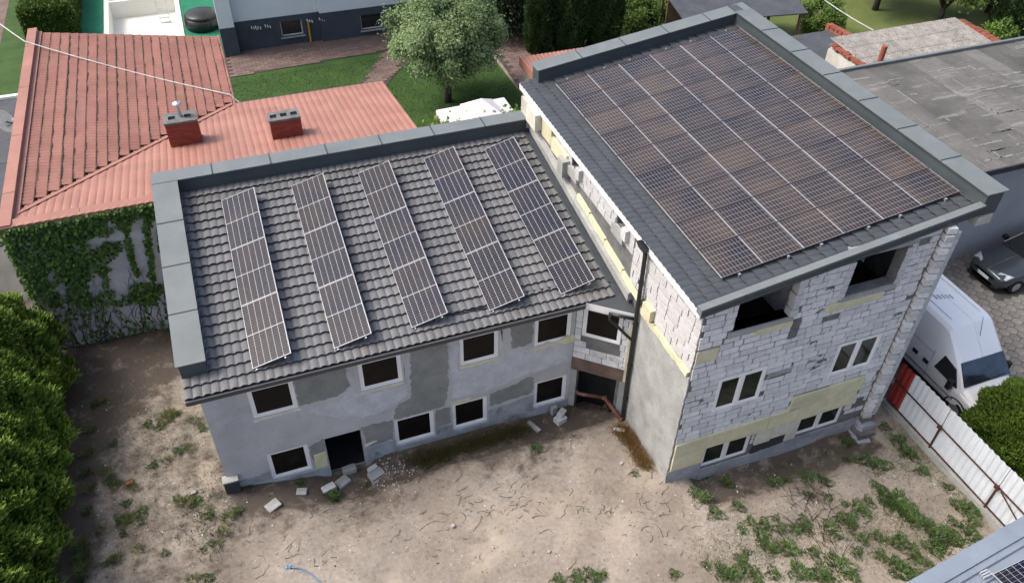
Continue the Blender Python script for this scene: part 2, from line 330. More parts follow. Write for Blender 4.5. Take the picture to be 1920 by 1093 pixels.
def sheet(name, x0, x1, y0, y1, z, m, holes=(), kind='structure'):
    g = G()
    for a, b, c, d in rects_minus(x0, x1, y0, y1, holes): g.add([(a, c, z), (b, c, z), (b, d, z), (a, d, z)], [(0, 1, 2, 3)])
    return g.put(name, m, kind=kind)
def strips(u0, u1, v0, vtop, holes):
    """wall face as slanted-top strips around openings (ua, ub, lo, hi_a, hi_b)"""
    us = sorted({u0, u1, *[min(max(h[i], u0), u1) for h in holes for i in (0, 1)]}); r = []
    for a, b in zip(us, us[1:]):
        if b-a < 1e-4: continue
        m = (a+b)/2; hs = sorted([(h[2], h[3]) for h in holes if h[0] < m < h[1]]); lo = v0
        for c, d in hs:
            if c > lo+1e-4: r.append((a, b, lo, c, c))
            lo = d
        if min(vtop(a), vtop(b)) > lo+.01: r.append((a, b, lo, vtop(a), vtop(b)))
    return r
UNIT = {}
def unit_box(m):
    if m not in UNIT: g = G().box(-.5, .5, -.5, .5, -.5, .5); UNIT[m] = new_mesh('block', g.v, g.f, m)
    return UNIT[m]
def piece(name, m, parent, c, size, rot=None):
    """one cheap piece sharing the unit box"""
    o = bpy.data.objects.new(name, unit_box(m)); COL.objects.link(o); o.parent = parent
    if parent is not None and parent.parent is None and parent.type == 'EMPTY': o.matrix_parent_inverse = parent.matrix_basis.inverted()
    o.location = [float(a) for a in c]; o.scale = [float(a) for a in size]
    if rot: o.rotation_euler = rot
    return o

# ------------------------------------------------------------------ foliage helpers
def leaves(name, P, D, N, ln, wd, m, parent=None, kind=None, shape='quad', tint=None):
    """P base points, D blade directions, N blade normals -> one mesh of small blades"""
    n = len(P); D = D/(np.linalg.norm(D, axis=1, keepdims=True)+1e-9); S = np.cross(D, N); S /= (np.linalg.norm(S, axis=1, keepdims=True)+1e-9)
    ln = np.broadcast_to(ln, (n,))[:, None]; wd = np.broadcast_to(wd, (n,))[:, None]
    if shape == 'blade':
        V = np.stack([P-S*wd*.5, P+S*wd*.5, P+D*ln], 1); k = 3
    else:
        V = np.stack([P, P+D*ln*.45+S*wd*.5, P+D*ln, P+D*ln*.5-S*wd*.5], 1); k = 4
    me = bpy.data.meshes.new(name); me.vertices.add(n*k); me.vertices.foreach_set('co', V.reshape(-1).astype(np.float32))
    me.loops.add(n*k); me.loops.foreach_set('vertex_index', np.arange(n*k, dtype=np.int32))
    me.polygons.add(n); me.polygons.foreach_set('loop_start', np.arange(0, n*k, k, dtype=np.int32))
    at = me.attributes.new('tint', 'FLOAT', 'FACE'); at.data.foreach_set('value', (rng.random(n) if tint is None else tint).astype(np.float32))
    me.materials.append(MATS[m]); me.update(); me.validate()
    if parent == 'mesh': return me
    o = link(name, me, parent)
    if kind: o['kind'] = kind
    return o
def rdir(n):
    a = rng.normal(size=(n, 3)); return a/np.linalg.norm(a, axis=1, keepdims=True)
def clump_points(c, R, nclump, nleaf, cr, shell=.55):
    """leaf positions in clumps spread through an ellipsoid's outer volume; per-clump tint"""
    d = rdir(nclump); rr = shell+(1-shell)*rng.random(nclump)**.6
    C = np.array(c)+d*rr[:, None]*np.array(R)
    k = rng.integers(0, nclump, nleaf); off = rng.normal(size=(nleaf, 3))*cr*.5
    P = C[k]+off; tn = np.clip(rng.random(nclump)[k]*.6+rng.random(nleaf)*.4, 0, 1)
    return P, tn, P-np.array(c)
def limb_tree(t, base, h, r, spread, m='bark', n=7, trunk_frac=.35):
    g = G(); b = np.array(base, float); top = b+[0, 0, h*trunk_frac]
    g.tube([b-[0, 0, .1], b+[.03, 0, h*trunk_frac*.5], top], [r*1.25, r, r*.85], 8)
    for i in range(n):
        a = 2*math.pi*i/n+random.uniform(-.3, .3); e = top+np.array([math.cos(a)*spread*random.uniform(.5, .9), math.sin(a)*spread*random.uniform(.5, .9), h*(1-trunk_frac)*random.uniform(.45, .8)])
        mid = (top+e)/2+np.array([random.uniform(-.2, .2), random.uniform(-.2, .2), .25])
        g.tube([top-[0, 0, .15*i/n], mid, e], [r*.55, r*.35, r*.1], 6)
    return g.put('trunk', m, t, smooth=True)
# ================================================================== SETTING
FY, LBX0, LBX1 = 15.45, -2.35, 7.98          # low building: facade line and its ends
TX, TY, TXR = 9.34, 11.56, 16.3             # block house: side wall, front wall, right end
POOL = (-5.35, -1.75, 45.9, 55.5)
BASE = [(-4, .05), (-2.4, .15), (-1.1, -.12), (0, -.33), (.35, -.55), (1.5, -.62), (1.8, -.3), (2.5, -.25), (5.4, -.25), (7.2, -.4), (8.2, -.3), (9.34, -.1), (12, 0)]
def sstep(a, b, x): t = min(max((x-a)/(b-a), 0), 1); return t*t*(3-2*t)
def gh(x, y):
    h = .03*math.sin(x*1.3+y*.7)+.025*math.sin(x*2.9-y*2.1)+.02*math.sin(x*.5+2.2*y)+.012*math.sin(6.1*x+4.3*y)
    yard = sstep(-9, -7, x)*sstep(19, 17.2, x)*sstep(26, 22, y)
    h += .055*mnoise.noise(Vector((x*1.15, y*1.15, .3)))+.03*mnoise.noise(Vector((x*2.9, y*2.9, 1.7)))
    h *= yard
    if -5 < x < 9.6 and 12 < y < 17:
        base = np.interp(x, [b[0] for b in BASE], [b[1] for b in BASE])
        e = sstep(14.05, 14.45, y+.08*math.sin(3*x)) if x > 1.8 else sstep(12.8, 15.0, y)
        h = h*(1-e)+base*e
    if 9.6 < x < 16.6 and 9.8 < y < 12.2:
        ed = sstep(10.15, 10.75, y+.12*math.sin(2.3*x)+.07*math.sin(5*x))*sstep(9.9, 10.7, x)*sstep(16.7, 15.6, x)
        h -= .42*ed*(.75+.25*math.sin(1.9*x+1))
    if LBX0+.1 < x < 9.3 and 15.65 < y < 22.8 or (8.1 < x < 9.3 and y > 15.72-.845*(x-7.98) and y < 16): h = -.95
    if 9.75 < x < 16.5 and 11.9 < y < 23.1: h = -.75
    return h
def make_ground():
    def axis(lo, hi, flo, fhi, st, extra):
        a = list(np.arange(flo, fhi+1e-6, st)); c = [lo, (lo+flo)/2, hi, (hi+fhi)/2]
        return sorted({round(float(v), 4) for v in a+c+list(extra)})
    xs = axis(-400, 400, -10, 19, .2, POOL[:2]); ys = axis(-200, 500, 2, 24, .2, (26, 30, *POOL[2:]))
    v = [(x, y, gh(x, y)) for y in ys for x in xs]; n = len(xs); f = []
    for j in range(len(ys)-1):
        for i in range(n-1):
            mx, my = (xs[i]+xs[i+1])/2, (ys[j]+ys[j+1])/2
            if POOL[0] < mx < POOL[1] and POOL[2] < my < POOL[3]: continue
            f.append((j*n+i, j*n+i+1, (j+1)*n+i+1, (j+1)*n+i))
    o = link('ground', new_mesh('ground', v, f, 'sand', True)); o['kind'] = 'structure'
    def soil(x, y):      # dark needle litter under the hedge, darker ground along the ivy wall; damp dug soil in the trenches
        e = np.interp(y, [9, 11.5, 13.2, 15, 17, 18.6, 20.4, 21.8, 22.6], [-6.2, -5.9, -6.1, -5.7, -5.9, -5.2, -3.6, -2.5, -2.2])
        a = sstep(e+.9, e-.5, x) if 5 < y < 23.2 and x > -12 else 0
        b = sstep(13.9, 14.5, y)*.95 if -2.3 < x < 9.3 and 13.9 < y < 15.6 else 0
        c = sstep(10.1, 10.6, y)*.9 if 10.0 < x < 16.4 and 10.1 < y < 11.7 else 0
        d = .62*sstep(12.2, 14.2, y+.35*math.sin(1.3*x))*sstep(9.3, 7.5, x) if -3 < x < 9.3 and 12 < y < 15.6 else 0  # soft shade before the facade, painted as darker ground
        l_ = .55*sstep(-1.6, -2.6, x+.4*math.sin(y)) if -9 < x < -1.5 and 5 < y < 23 else 0  # left yard strip: darker soil with its shade painted in
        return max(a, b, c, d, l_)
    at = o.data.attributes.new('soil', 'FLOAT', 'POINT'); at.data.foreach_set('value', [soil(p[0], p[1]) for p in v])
make_ground()
# lawns, paths, pool deck: sheets a few millimetres apart
sheet('lawn', -90, 13.6, 29, 140, .03, 'lawn', holes=[(-7, 1.0, 43.2, 60)])
sheet('lawn', 14.2, 90, 33.2, 140, .03, 'lawn_dry')
sheet('pool_deck', -7, 1.0, 43.2, 60, .045, 'green_felt', holes=[(POOL[0]-.28, POOL[1]+.28, POOL[2]-.28, 60)])
g = G(); x0, x1, y0, y1 = POOL; zf = -1.25
g.add([(x0, y0, zf), (x1, y0, zf), (x1, y1, zf), (x0, y1, zf)], [(0, 1, 2, 3)])
pf = g.put('pool', 'pool_floor', kind='structure')
g = G(); g.box(x0-.25, x0, y0, y1, zf, .09); g.box(x1, x1+.25, y0, y1, zf, .09); g.box(x0-.25, x1+.25, y0-.25, y0, zf, .09); g.box(x0-.2, x1+.2, y1, y1+.25, zf, .09)
g.put('pool_wall', 'pool_white', pf)
g = G(); g.box(x0, x1, y0+2.6, y1, zf+.01, zf+.35); g.put('pool_step', 'pool_white', pf)
# driveway strip at far left
sheet('path', -30, -10.75, 43, 62, .04, 'paver')

def paver_path(name, corners, w, l, n_limit, z=.05):
    """brick-laid path: joint bed plus single pavers inside the polygon"""
    g = G(); g.add([(p[0], p[1], z) for p in corners], [tuple(range(len(corners)))]); bed = g.put(name, 'paver_joint', kind='structure')
    c = np.array([[p[0], p[1]] for p in corners]); lo = c.min(0); hi = c.max(0)
    def inside(x, y):
        r = False; n = len(c)
        for i in range(n):
            a, b = c[i], c[(i+1) % n]
            if (a[1] > y) != (b[1] > y) and x < (b[0]-a[0])*(y-a[1])/(b[1]-a[1])+a[0]: r = not r
        return r
    k = 0; row = 0; y = lo[1]
    rest = G()
    while y < hi[1]:
        x = lo[0]-(l/2 if row % 2 else 0)
        while x < hi[0]:
            if inside(x+l/2, y+w/2) and inside(x+.02, y+w/2) and inside(x+l-.02, y+w/2):
                if k < n_limit: piece('paver', 'paver', bed, (x+l/2, y+w/2, z+.012), (l-.015, w-.015, .024+random.uniform(-.006, .006))); k += 1
                else: rest.box(x+.008, x+l-.008, y+.008, y+w-.008, z, z+.024)
            x += l
        y += w; row += 1
    if rest.v: rest.put('paver_field', 'paver', bed, kind='stuff')
paver_path('brick_path', [(.3, 40.6), (9.6, 41.2), (14.2, 41.6), (14.2, 43.4), (.3, 43.4)], .2, .4, 270)
paver_path('garden_path', [(4.9, 36.2), (6.7, 36.2), (8.6, 38.8), (10.6, 41.0), (8.2, 41.0), (6.6, 38.3)], .2, .4, 110)
paver_path('side_path', [(13.5, 29.5), (16.4, 29.5), (16.0, 44), (14.0, 44)], .3, .45, 260)

# ------------------------------------------------------------------ hexagonal paving of the neighbour's yard
sheet('paved_yard', 17.35, 60, -20, 17.0, .012, 'asphalt')
bed = bpy.data.objects['paved_yard']
hs = .20; hv = [(hs*.94*math.cos(rad(60*k+30)), hs*.94*math.sin(rad(60*k+30)), zz) for zz in (0, .03) for k in range(6)]
hex_me = new_mesh('hex_paver', hv, [(6, 7, 8, 9, 10, 11)]+[(k, (k+1) % 6, 6+(k+1) % 6, 6+k) for k in range(6)], 'hex_concrete')
cand = []
for j in range(0, 62):
    for i in range(0, 34):
        x = 20.6+(i+.5*(j % 2))*hs*math.sqrt(3); y = 3.5+j*hs*1.5
        s = RB @ np.array([x, y, -HC]); u = IW/2+F_PX*s[0]/s[2]; vv = IH/2-F_PX*s[1]/s[2]
        if u < 1990 and 440 < vv < 1000 and (x > 20.9) and not (x > 24.5 and y > 14.3 and y < 16.4): cand.append((abs(u-1900)+abs(vv-600)*.6, x, y))
cand.sort()
rest = G()
for k, (_, x, y) in enumerate(cand):
    dz = random.uniform(-.012, .006)
    if k < 300:
        o = link('hex_paver', hex_me, bed); o.location = (x, y, .014+dz); o.rotation_euler = (random.uniform(-.02, .02), random.uniform(-.02, .02), random.uniform(-.03, .03))
    else: rest.add([(a+x, b+y, c+.014+dz) for a, b, c in hv], [(6, 7, 8, 9, 10, 11)]+[(q, (q+1) % 6, 6+(q+1) % 6, 6+q) for q in range(6)])
if rest.v: rest.put('hex_paver_field', 'hex_concrete', bed, kind='stuff')

# ================================================================== tile roofs
def tile_course(O, Wd, S, N, width, s0, s1, pitch=.22, step=.03, amp=.026, k=6, u0=0., top=None):
    """one pressed course: waves along Wd, running up-slope S, a riser at its lower edge"""
    nw = max(1, int(round(width/pitch))*k); v = []; f = []
    for i in range(nw+1):
        u = u0+width*i/nw; t = (u/pitch) % 1.0
        h = amp*(1-abs(2*t-1)**2.6)
        lowp = .018*math.cos(2*math.pi*(t-.5))
        for s, z in ((s0+lowp*.5+.085, h-.012), (s0+lowp*.5+.08, h+step-.012), (s0+lowp*.5, h+step-.01), (s0+lowp*.5, h+step), (s1+.1, h+.004)):
            v.append(O+Wd*u+S*s+N*z)
    for i in range(nw):
        a = i*5; b = a+5
        for q in range(4): f.append((a+q, b+q, b+q+1, a+q+1))
    return v, f
def tile_roof(parent, O, Wd, S, N, width, length, m, course=.355, skip=0, **kw):
    O, Wd, S, N = [np.array(a, float) for a in (O, Wd, S, N)]
    n = int(math.ceil(length/course))
    for c in range(n):
        s0 = c*course; s1 = min(length, s0+course)
        v, f = tile_course(O, Wd, S, N, width, s0, s1, **kw)
        link('tile_course', new_mesh('tile_course', v, f, m, False), parent)

# ================================================================== LOW BUILDING
LT = rad(9.0); LZ0, LY0 = 4.27, 15.1
def lroof(y): return LZ0+math.tan(LT)*(y-LY0)
NL = np.array([0, -math.sin(LT), math.cos(LT)]); SL = np.array([0, math.cos(LT), math.sin(LT)]); XA = np.array([1., 0, 0])
LB = thing('workshop_building', 'low grey plastered two-storey building with tilted solar rows on its dark tiled roof', 'building', (3, FY, 0))
UP = [(-1.22, -.06), (1.65, 2.82), (4.48, 5.62), (6.72, 7.85)]
LOW = [(-1.19, -.06), (2.42, 3.61), (4.18, 5.27), (6.79, 7.86)]
UZ, LZ = (2.68, 3.78), (0.0, 1.13)
DOOR = (.43, 1.46, -.7, 1.14)
holes = [(a, b, *UZ) for a, b in UP]+[(a, b, *LZ) for a, b in LOW]+[DOOR]
g = G()
for a, b, lo, ha, hb in strips(LBX0, LBX1, -.8, lambda u: lroof(FY)-.02, holes): g.box(a, b, FY, FY+.3, lo, hb)
wall = g.put('wall', 'plaster', LB)
g = G(); g.box(LBX0, LBX0+.3, FY+.3, 22.9, -.8, 4.2); g.add([(LBX0, FY+.3, 4.2), (LBX0+.3, FY+.3, 4.2), (LBX0+.3, 22.9, 4.2), (LBX0, 22.9, 4.2), (LBX0, FY+.3, lroof(FY)-.05), (LBX0+.3, FY+.3, lroof(FY)-.05), (LBX0+.3, 22.9, lroof(22.9)-.05), (LBX0, 22.9, lroof(22.9)-.05)], BOXF)
g.put('side_wall', 'plaster', LB)
G().box(LBX0+.3, TX, 22.6, 22.88, -.8, lroof(22.6)-.05).put('rear_wall', 'plaster', LB)
G().box(LBX0+.3, TX-.01, FY+.3, 22.6, -.75, -.68).put('floor', 'room_shade', LB)
G().box(LBX0+.3, TX-.01, FY+.3, 22.6, 2.2, 2.3).put('floor', 'room_shade', LB)
# chamfered corner wall between the facade and the block house
ca, cb = np.array([LBX1, FY, 0]), np.array([TX, 14.30, 0]); cd_ = (cb-ca)/np.linalg.norm(cb-ca); cl = np.linalg.norm(cb-ca); cn = np.array([cd_[1], -cd_[0], 0])
if cn[1] > 0: cn = -cn
def cpt(u, d, z): return ca+cd_*u+cn*d+np.array([0, 0, z])
def cbox(g, u0, u1, d0, d1, z0, z1): return g.hexa([cpt(u0, d0, z0), cpt(u1, d0, z0), cpt(u1, d1, z0), cpt(u0, d1, z0), cpt(u0, d0, z1), cpt(u1, d0, z1), cpt(u1, d1, z1), cpt(u0, d1, z1)])
CW = (.22, 1.36, 2.85, 3.98); CD = (.2, 1.42, -.7, 1.38)
g = G()
for a, b, lo, ha, hb in strips(0, cl, -.8, lambda u: 4.2, [CW, CD]): cbox(g, a, b, 0, -.28, lo, hb)
cw = g.put('corner_wall', 'mortar', LB)
cbox(G(), .0, cl-.1, .03, -.02, 1.4, 1.86).put('lintel', 'lintel_rust', cw)
for zc in np.arange(1.9, 4.1, .245):
    u = -.12 if int(zc/.245) % 2 else .0
    while u < cl-.14:
        a, b = max(u+.01, .02), min(u+.5, cl-.14); z1 = zc+.225
        for (p, q) in ([(a, b)] if not (z1 > CW[2]-.02 and zc < CW[3]) else [(a, min(b, CW[0]-.02)), (max(a, CW[1]+.02), b)]):
            if q-p > .08 and not (2.32 < zc < 2.5 and .3 < (p+q)/2 < 1.2):
                cbox(G(), p, q, .012+random.uniform(0, .008), -.02, zc, z1).put('block', 'block', cw)
        u += .51
cbox(G(), .0, cl-.05, -.75, -.8, -.8, 2.0).put('added_dark_screen', 'room_shade', LB); G().box(9.27, 9.30, 14.6, 15.6, -.8, 2.0).put('added_dark_screen', 'room_shade', LB)  # added dark screens keep the corner doorway black
cbox(G(), -.02, .19, .02, -.1, -.6, 1.36).put('door_pier', 'concrete', cw)
cbox(G(), cl-.26, cl-.04, .02, -.1, -.6, 1.38).put('door_pier', 'concrete', cw)
cbox(G(), cl-.17, cl-.05, .07, -.02, 1.45, 3.95).put('foam_strip', 'foam', cw)
def window(parent, rect, to3, depth, pane, name='window', mull=(), frame=.065, sash=True):
    """frame ring, glazing and sashes; to3(u, d, v) maps wall space, d measured outwards"""
    a, b, lo, hi = rect
    def bx(gg, u0, u1, d0, d1, v0, v1): return gg.hexa([to3(u0, d0, v0), to3(u1, d0, v0), to3(u1, d1, v0), to3(u0, d1, v0), to3(u0, d0, v1), to3(u1, d0, v1), to3(u1, d1, v1), to3(u0, d1, v1)])
    g = G(); d0, d1 = -depth-.07, -depth
    bx(g, a, a+frame, d0, d1, lo, hi); bx(g, b-frame, b, d0, d1, lo, hi); bx(g, a+frame, b-frame, d0, d1, lo, lo+frame); bx(g, a+frame, b-frame, d0, d1, hi-frame, hi)
    w = g.put(name, 'pvc', parent)
    cuts = [a+frame]+[m for m in mull]+[b-frame]
    for m in mull: bx(G(), m-.045, m+.045, d0, d1+.002, lo+frame, hi-frame).put('mullion', 'pvc', w)
    for p, q in zip(cuts, cuts[1:]):
        p = p+(.045 if p in mull else 0); q = q-(.045 if q in mull else 0)
        if sash:
            g = G(); s = .05; e0, e1 = d0+.01, d1-.018
            bx(g, p, p+s, e0, e1, lo+frame, hi-frame); bx(g, q-s, q, e0, e1, lo+frame, hi-frame); bx(g, p+s, q-s, e0, e1, lo+frame, lo+frame+s); bx(g, p+s, q-s, e0, e1, hi-frame-s, hi-frame)
            g.put('sash', 'pvc', w)
        bx(G(), p+.02, q-.02, d0+.02, d0+.045, lo+frame, hi-frame).put('pane', pane, w)
    return w
lbmap = lambda u, d, v: (u, FY-d, v)
for a, b in UP: window(LB, (a, b, *UZ), lbmap, .02, 'pane_brown')
for a, b in LOW: window(LB, (a, b, *LZ), lbmap, .03, 'pane_brown')
window(LB, CW, cpt, .0, 'pane_brown')
# reveals: broken plaster and foam showing round the frames
def ragged(pts, amp, seg=.1):
    r = random.Random(len(pts)*13+int(pts[0][0]*100)); o = []
    n = len(pts)
    for i in range(n):
        p = np.array(pts[i], float); q = np.array(pts[(i+1) % n], float); k = max(1, int(np.linalg.norm(q-p)/seg))
        for j in range(k):
            t = j/k; o.append(p*(1-t)+q*t+np.array([r.uniform(-amp, amp), r.uniform(-amp, amp)]))
    return o
def patch(parent, pts, m, y=FY, t=.006, amp=.04, name='render_patch', seg=.09):
    P = ragged(pts, amp, seg)
    return G().poly([(p[0], y+.01, p[1]) for p in P], (0, -t-.01, 0)).put(name, m, parent)
def fpx(L, Y=FY): return [(lambda q: (q[0], q[2]))(py(x, y, Y)) for x, y in L]
Z3 = lambda L: [(340+x*.2928, 640+y*.2928) for x, y in L]; Z4 = lambda L: [(800+x*.3477, 540+y*.3477) for x, y in L]
patch(wall, [(-.02, 2.75), (1.0, 2.72), (1.35, 3.05), (1.3, 3.9), (-.02, 3.9)], 'render_dark', t=.007)
patch(wall, [(3.15, 1.15), (3.95, 1.18), (4.1, 2.0), (4.15, 3.95), (3.1, 3.95), (3.05, 2.9), (2.98, 1.9), (2.55, 1.75), (2.45, 1.2)], 'render_dark', t=.008)
patch(wall, [(1.6, .28), (2.38, .35), (2.38, 1.2), (1.5, 1.22)], 'render_dark', t=.007)
patch(wall, [(.0, .25), (.4, .2), (.4, 1.2), (-.02, 1.0)], 'render_dark', t=.006)
patch(wall, [(3.66, .3), (4.12, .35), (4.12, 1.1), (3.66, 1.1)], 'render_dark', t=.006, amp=.02)
patch(wall, [(5.35, .62), (6.74, .72), (6.74, 1.35), (6.6, 1.5), (5.9, 1.25), (5.35, 1.2)], 'render_dark', t=.009)
patch(wall, [(6.05, 2.85), (6.66, 2.9), (6.66, 3.95), (5.95, 3.95), (6.0, 3.3)], 'render_dark', t=.007)
patch(wall, [(1.3, 1.55), (2.4, 1.7), (2.9, 2.1), (2.9, 3.8), (2.88, 3.9), (2.84, 2.55), (1.6, 2.5), (1.35, 3.0), (1.05, 2.6), (.1, 2.5)], 'render_light', t=.005)
patch(wall, [(4.2, 1.4), (5.4, 1.35), (6.5, 1.6), (7.8, 1.75), (7.8, 2.4), (7.2, 2.75), (6.5, 2.6), (5.8, 2.75), (5.7, 3.9), (5.65, 2.55), (4.4, 2.5), (4.42, 3.9), (4.2, 3.9)], 'render_light', t=.005)
patch(wall, [(-2.3, .12), (-1.25, .1), (-1.25, .42), (-2.3, .32)], 'plinth', t=.03, amp=.02)
patch(wall, [(1.52, -.35), (2.38, -.2), (2.38, .33), (1.52, .3)], 'plinth', t=.03, amp=.02)
patch(wall, [(2.4, -.35), (4.15, -.35), (4.15, .3), (3.65, .3), (3.65, -.05), (2.4, -.05)], 'plinth', t=.03, amp=.02)
patch(wall, [(4.15, -.4), (6.75, -.4), (6.75, .62), (5.32, .48), (5.32, -.05), (4.15, -.05)], 'plinth', t=.03, amp=.02)
patch(wall, [(6.75, -.5), (7.95, -.5), (7.95, .0), (6.75, -.02)], 'plinth', t=.025, amp=.02)
patch(wall, [(-1.25, -.4), (.38, -.6), (.38, -.1), (-1.25, -.06)], 'plinth', t=.025, amp=.02)
for a, b in UP: patch(wall, [(a-.04, UZ[0]-.13), (b+.03, UZ[0]-.1), (b+.03, UZ[0]-.01), (a-.04, UZ[0]-.01)], 'foam_white' if a < 4 else 'foam', t=.012, amp=.02, name='sill_foam', seg=.07)
patch(wall, [(4.15, 1.15), (4.75, 1.15), (4.75, 1.27), (4.15, 1.24)], 'foam', t=.02, amp=.015, name='sill_foam')
patch(wall, [(.02, .02), (.38, -.02), (.4, .62), (.05, .6)], 'foam', t=.05, amp=.008, name='foam_board')
patch(wall, [(1.5, .32), (1.9, .45), (1.85, .5), (1.52, .45)], 'foam_white', t=.02, amp=.015, name='foam_board')
patch(wall, [(7.3, 2.62), (7.96, 2.5), (7.96, 2.85), (7.7, 2.8)], 'foam', t=.03, amp=.04, name='foam_board')
# black drain shoe at the corner
G().box(LBX0-.1, LBX0+.28, FY-.2, FY+.03, -.15, .62).put('drain_box', 'bitumen', LB); G().box(LBX0-.12, LBX0+.3, FY-.22, FY+.04, .62, .67).put('drain_box_lid', 'concrete', LB)
# roof: sheathing, courses, flashings
rx0, rx1 = -2.62, 8.95
roof = G().hexa([(rx0, 15.2, lroof(15.2)-.12), (TX-.01, 15.2, lroof(15.2)-.12), (TX-.01, 22.55, lroof(22.55)-.12), (rx0, 22.55, lroof(22.55)-.12), (rx0, 15.2, lroof(15.2)-.03), (TX-.01, 15.2, lroof(15.2)-.03), (TX-.01, 22.55, lroof(22.55)-.03), (rx0, 22.55, lroof(22.55)-.03)]).put('roof', 'fascia', LB)
tile_roof(roof, (rx0, LY0, LZ0), XA, SL, NL, rx1-rx0, 7.45, 'tile_grey', step=.085, amp=.03)
G().box(rx0, 8.12, LY0+.02, LY0+.05, LZ0-.2, LZ0+.005).put('fascia_board', 'fascia', roof)
G().box(rx0, 8.1, LY0+.05, FY+.02, LZ0-.2, LZ0-.16).put('soffit', 'pvc', roof)
G().box(rx0-.02, 8.08, LY0-.0, LY0+.018, LZ0-.045, LZ0-.015).put('drip_edge', 'alu', roof)
# flat sheet over the chamfer and the gutter strip beside the block house
e = .012
def lp(x, y, dz=0): return (x, y, lroof(y)+dz)
G().poly([lp(8.1, 15.12, .03), lp(9.3, 14.32, .03), lp(9.3, 15.75, .03), lp(8.75, 15.75, .03)], (0, 0, .02)).put('corner_flashing', 'tile_dark', roof)
G().poly([lp(8.08, 15.13, -.2), lp(9.3, 14.3, -.2), lp(9.3, 14.3, .028), lp(8.08, 15.13, .028)], (.02, .03, 0)).put('corner_fascia', 'pvc', roof)
G().poly([lp(8.95, 15.7, .055), lp(9.32, 15.3, .055), lp(9.32, 22.4, .055), lp(8.95, 22.4, .055)], (0, 0, .012)).put('valley_sheet', 'fascia', roof)
G().poly([lp(8.93, 15.6, .05), lp(8.99, 15.55, .05), lp(8.99, 22.4, .05), lp(8.93, 22.4, .05)], (0, 0, .055)).put('valley_rib', 'cap_side', roof)
G().poly([lp(9.22, 14.75, .03), lp(9.335, 14.75, .03), lp(9.335, 22.4, .03), lp(9.22, 22.4, .03)], (0, 0, .14)).put('wall_flashing', 'cap_side', roof)
G().poly([lp(-1.97, 16.0, .03), lp(-1.80, 16.0, .03), lp(-1.80, 22.4, .03), lp(-1.97, 22.4, .03)], (0, 0, .035)).put('side_flashing', 'cap_metal', roof)
# parapets with capping plates
PH = .50
def parapet_run(parent, pts_in, pts_out, n, body, name='parapet', cap_over=.03, mcap='cap_metal'):
    """pts_in/out = ((start), (end)) at the capping's underside, zb = roof level there"""
    (i0, i1), (o0, o1) = pts_in, pts_out; i0, i1, o0, o1 = [np.array(a, float) for a in (i0, i1, o0, o1)]
    for k in range(n):
        t0, t1 = k/n+.0008, (k+1)/n-.0008
        a, b = i0*(1-t0)+i1*t0, i0*(1-t1)+i1*t1; c, d = o0*(1-t1)+o1*t1, o0*(1-t0)+o1*t0
        up = np.array([0, 0, .035])
        G().hexa([a, b, c, d, a+up, b+up, c+up, d+up]).put('cap_plate', mcap, parent)
        if k: 
            s = .012*(i1-i0)/np.linalg.norm(i1-i0); up2 = np.array([0, 0, .052]); dn = np.array([0, 0, .03])
            G().hexa([a-s+dn, a+s+dn, d+s+dn, d-s+dn, a-s+up2, a+s+up2, d+s+up2, d-s+up2]).put('cap_seam', 'cap_side', parent)
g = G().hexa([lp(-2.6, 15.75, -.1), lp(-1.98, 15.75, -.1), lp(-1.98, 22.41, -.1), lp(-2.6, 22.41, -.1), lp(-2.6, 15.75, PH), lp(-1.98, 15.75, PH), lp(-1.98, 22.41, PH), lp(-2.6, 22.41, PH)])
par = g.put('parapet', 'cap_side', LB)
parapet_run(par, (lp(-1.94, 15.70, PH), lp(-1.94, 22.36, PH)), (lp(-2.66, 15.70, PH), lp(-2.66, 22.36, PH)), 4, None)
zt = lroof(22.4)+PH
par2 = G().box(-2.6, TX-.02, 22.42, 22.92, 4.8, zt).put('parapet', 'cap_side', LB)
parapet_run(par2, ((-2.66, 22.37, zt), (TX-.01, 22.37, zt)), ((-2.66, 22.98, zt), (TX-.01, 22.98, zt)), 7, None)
# cables lying along the eave of the roof
for s in range(3):
    pts = [lp(3.2+.5*i+random.uniform(-.05, .05), 15.75+.03*s+.12*math.sin(i*.9+s), .085) for i in range(11)]
    G().tube(pts, .012, 5).put('cable', 'black_metal', roof)
pts = [lp(8.35+.3*math.cos(a*.7), 22.05+.12*math.sin(a*1.3), .09+.02*a/8) for a in np.arange(0, 14, .7)]
G().tube(pts, .022, 6).put('cable', 'black_metal', roof)

# tilted solar rows -------------------------------------------------
def basis(o, x, y, z):
    M = Matrix.Identity(4)
    for i in range(3): M[i][0], M[i][1], M[i][2], M[i][3] = float(x[i]), float(y[i]), float(z[i]), float(o[i])
    return M
def make_panel(cells, w, l, fm='panel_frame', fr=.011):
    t = bpy.data.objects.new('solar_panel', None); COL.objects.link(t); t.empty_display_size = .2
    def ch(nm, g, m):
        o = link(nm, new_mesh(nm, g.v, g.f, m)); o.parent = t; return o
    e = .035
    ch('frame_side', G().box(0, fr, 0, l, 0, e), fm); ch('frame_side', G().box(w-fr, w, 0, l, 0, e), fm)
    ch('frame_end', G().box(fr, w-fr, 0, fr*1.3, 0, e), 'panel_frame'); ch('frame_end', G().box(fr, w-fr, l-fr*1.3, l, 0, e), 'panel_frame')
    for a, b in ((fr, l/2-.008), (l/2+.008, l-fr)):
        o = ch('glass', G().box(fr, w-fr, a, b, .006, e-.003), cells); 
    ch('centre_strip', G().box(fr, w-fr, l/2-.008, l/2+.008, .006, e-.0025), 'panel_frame')
    ch('back_sheet', G().box(fr, w-fr, fr, l-fr, .002, .005), 'panel_back')
    return t
def copy_tree(o):
    c = o.copy(); COL.objects.link(c)
    for ch in list(o.children):
        k = ch.copy(); COL.objects.link(k); k.parent = c; k.matrix_parent_inverse = ch.matrix_parent_inverse.copy()
    return c
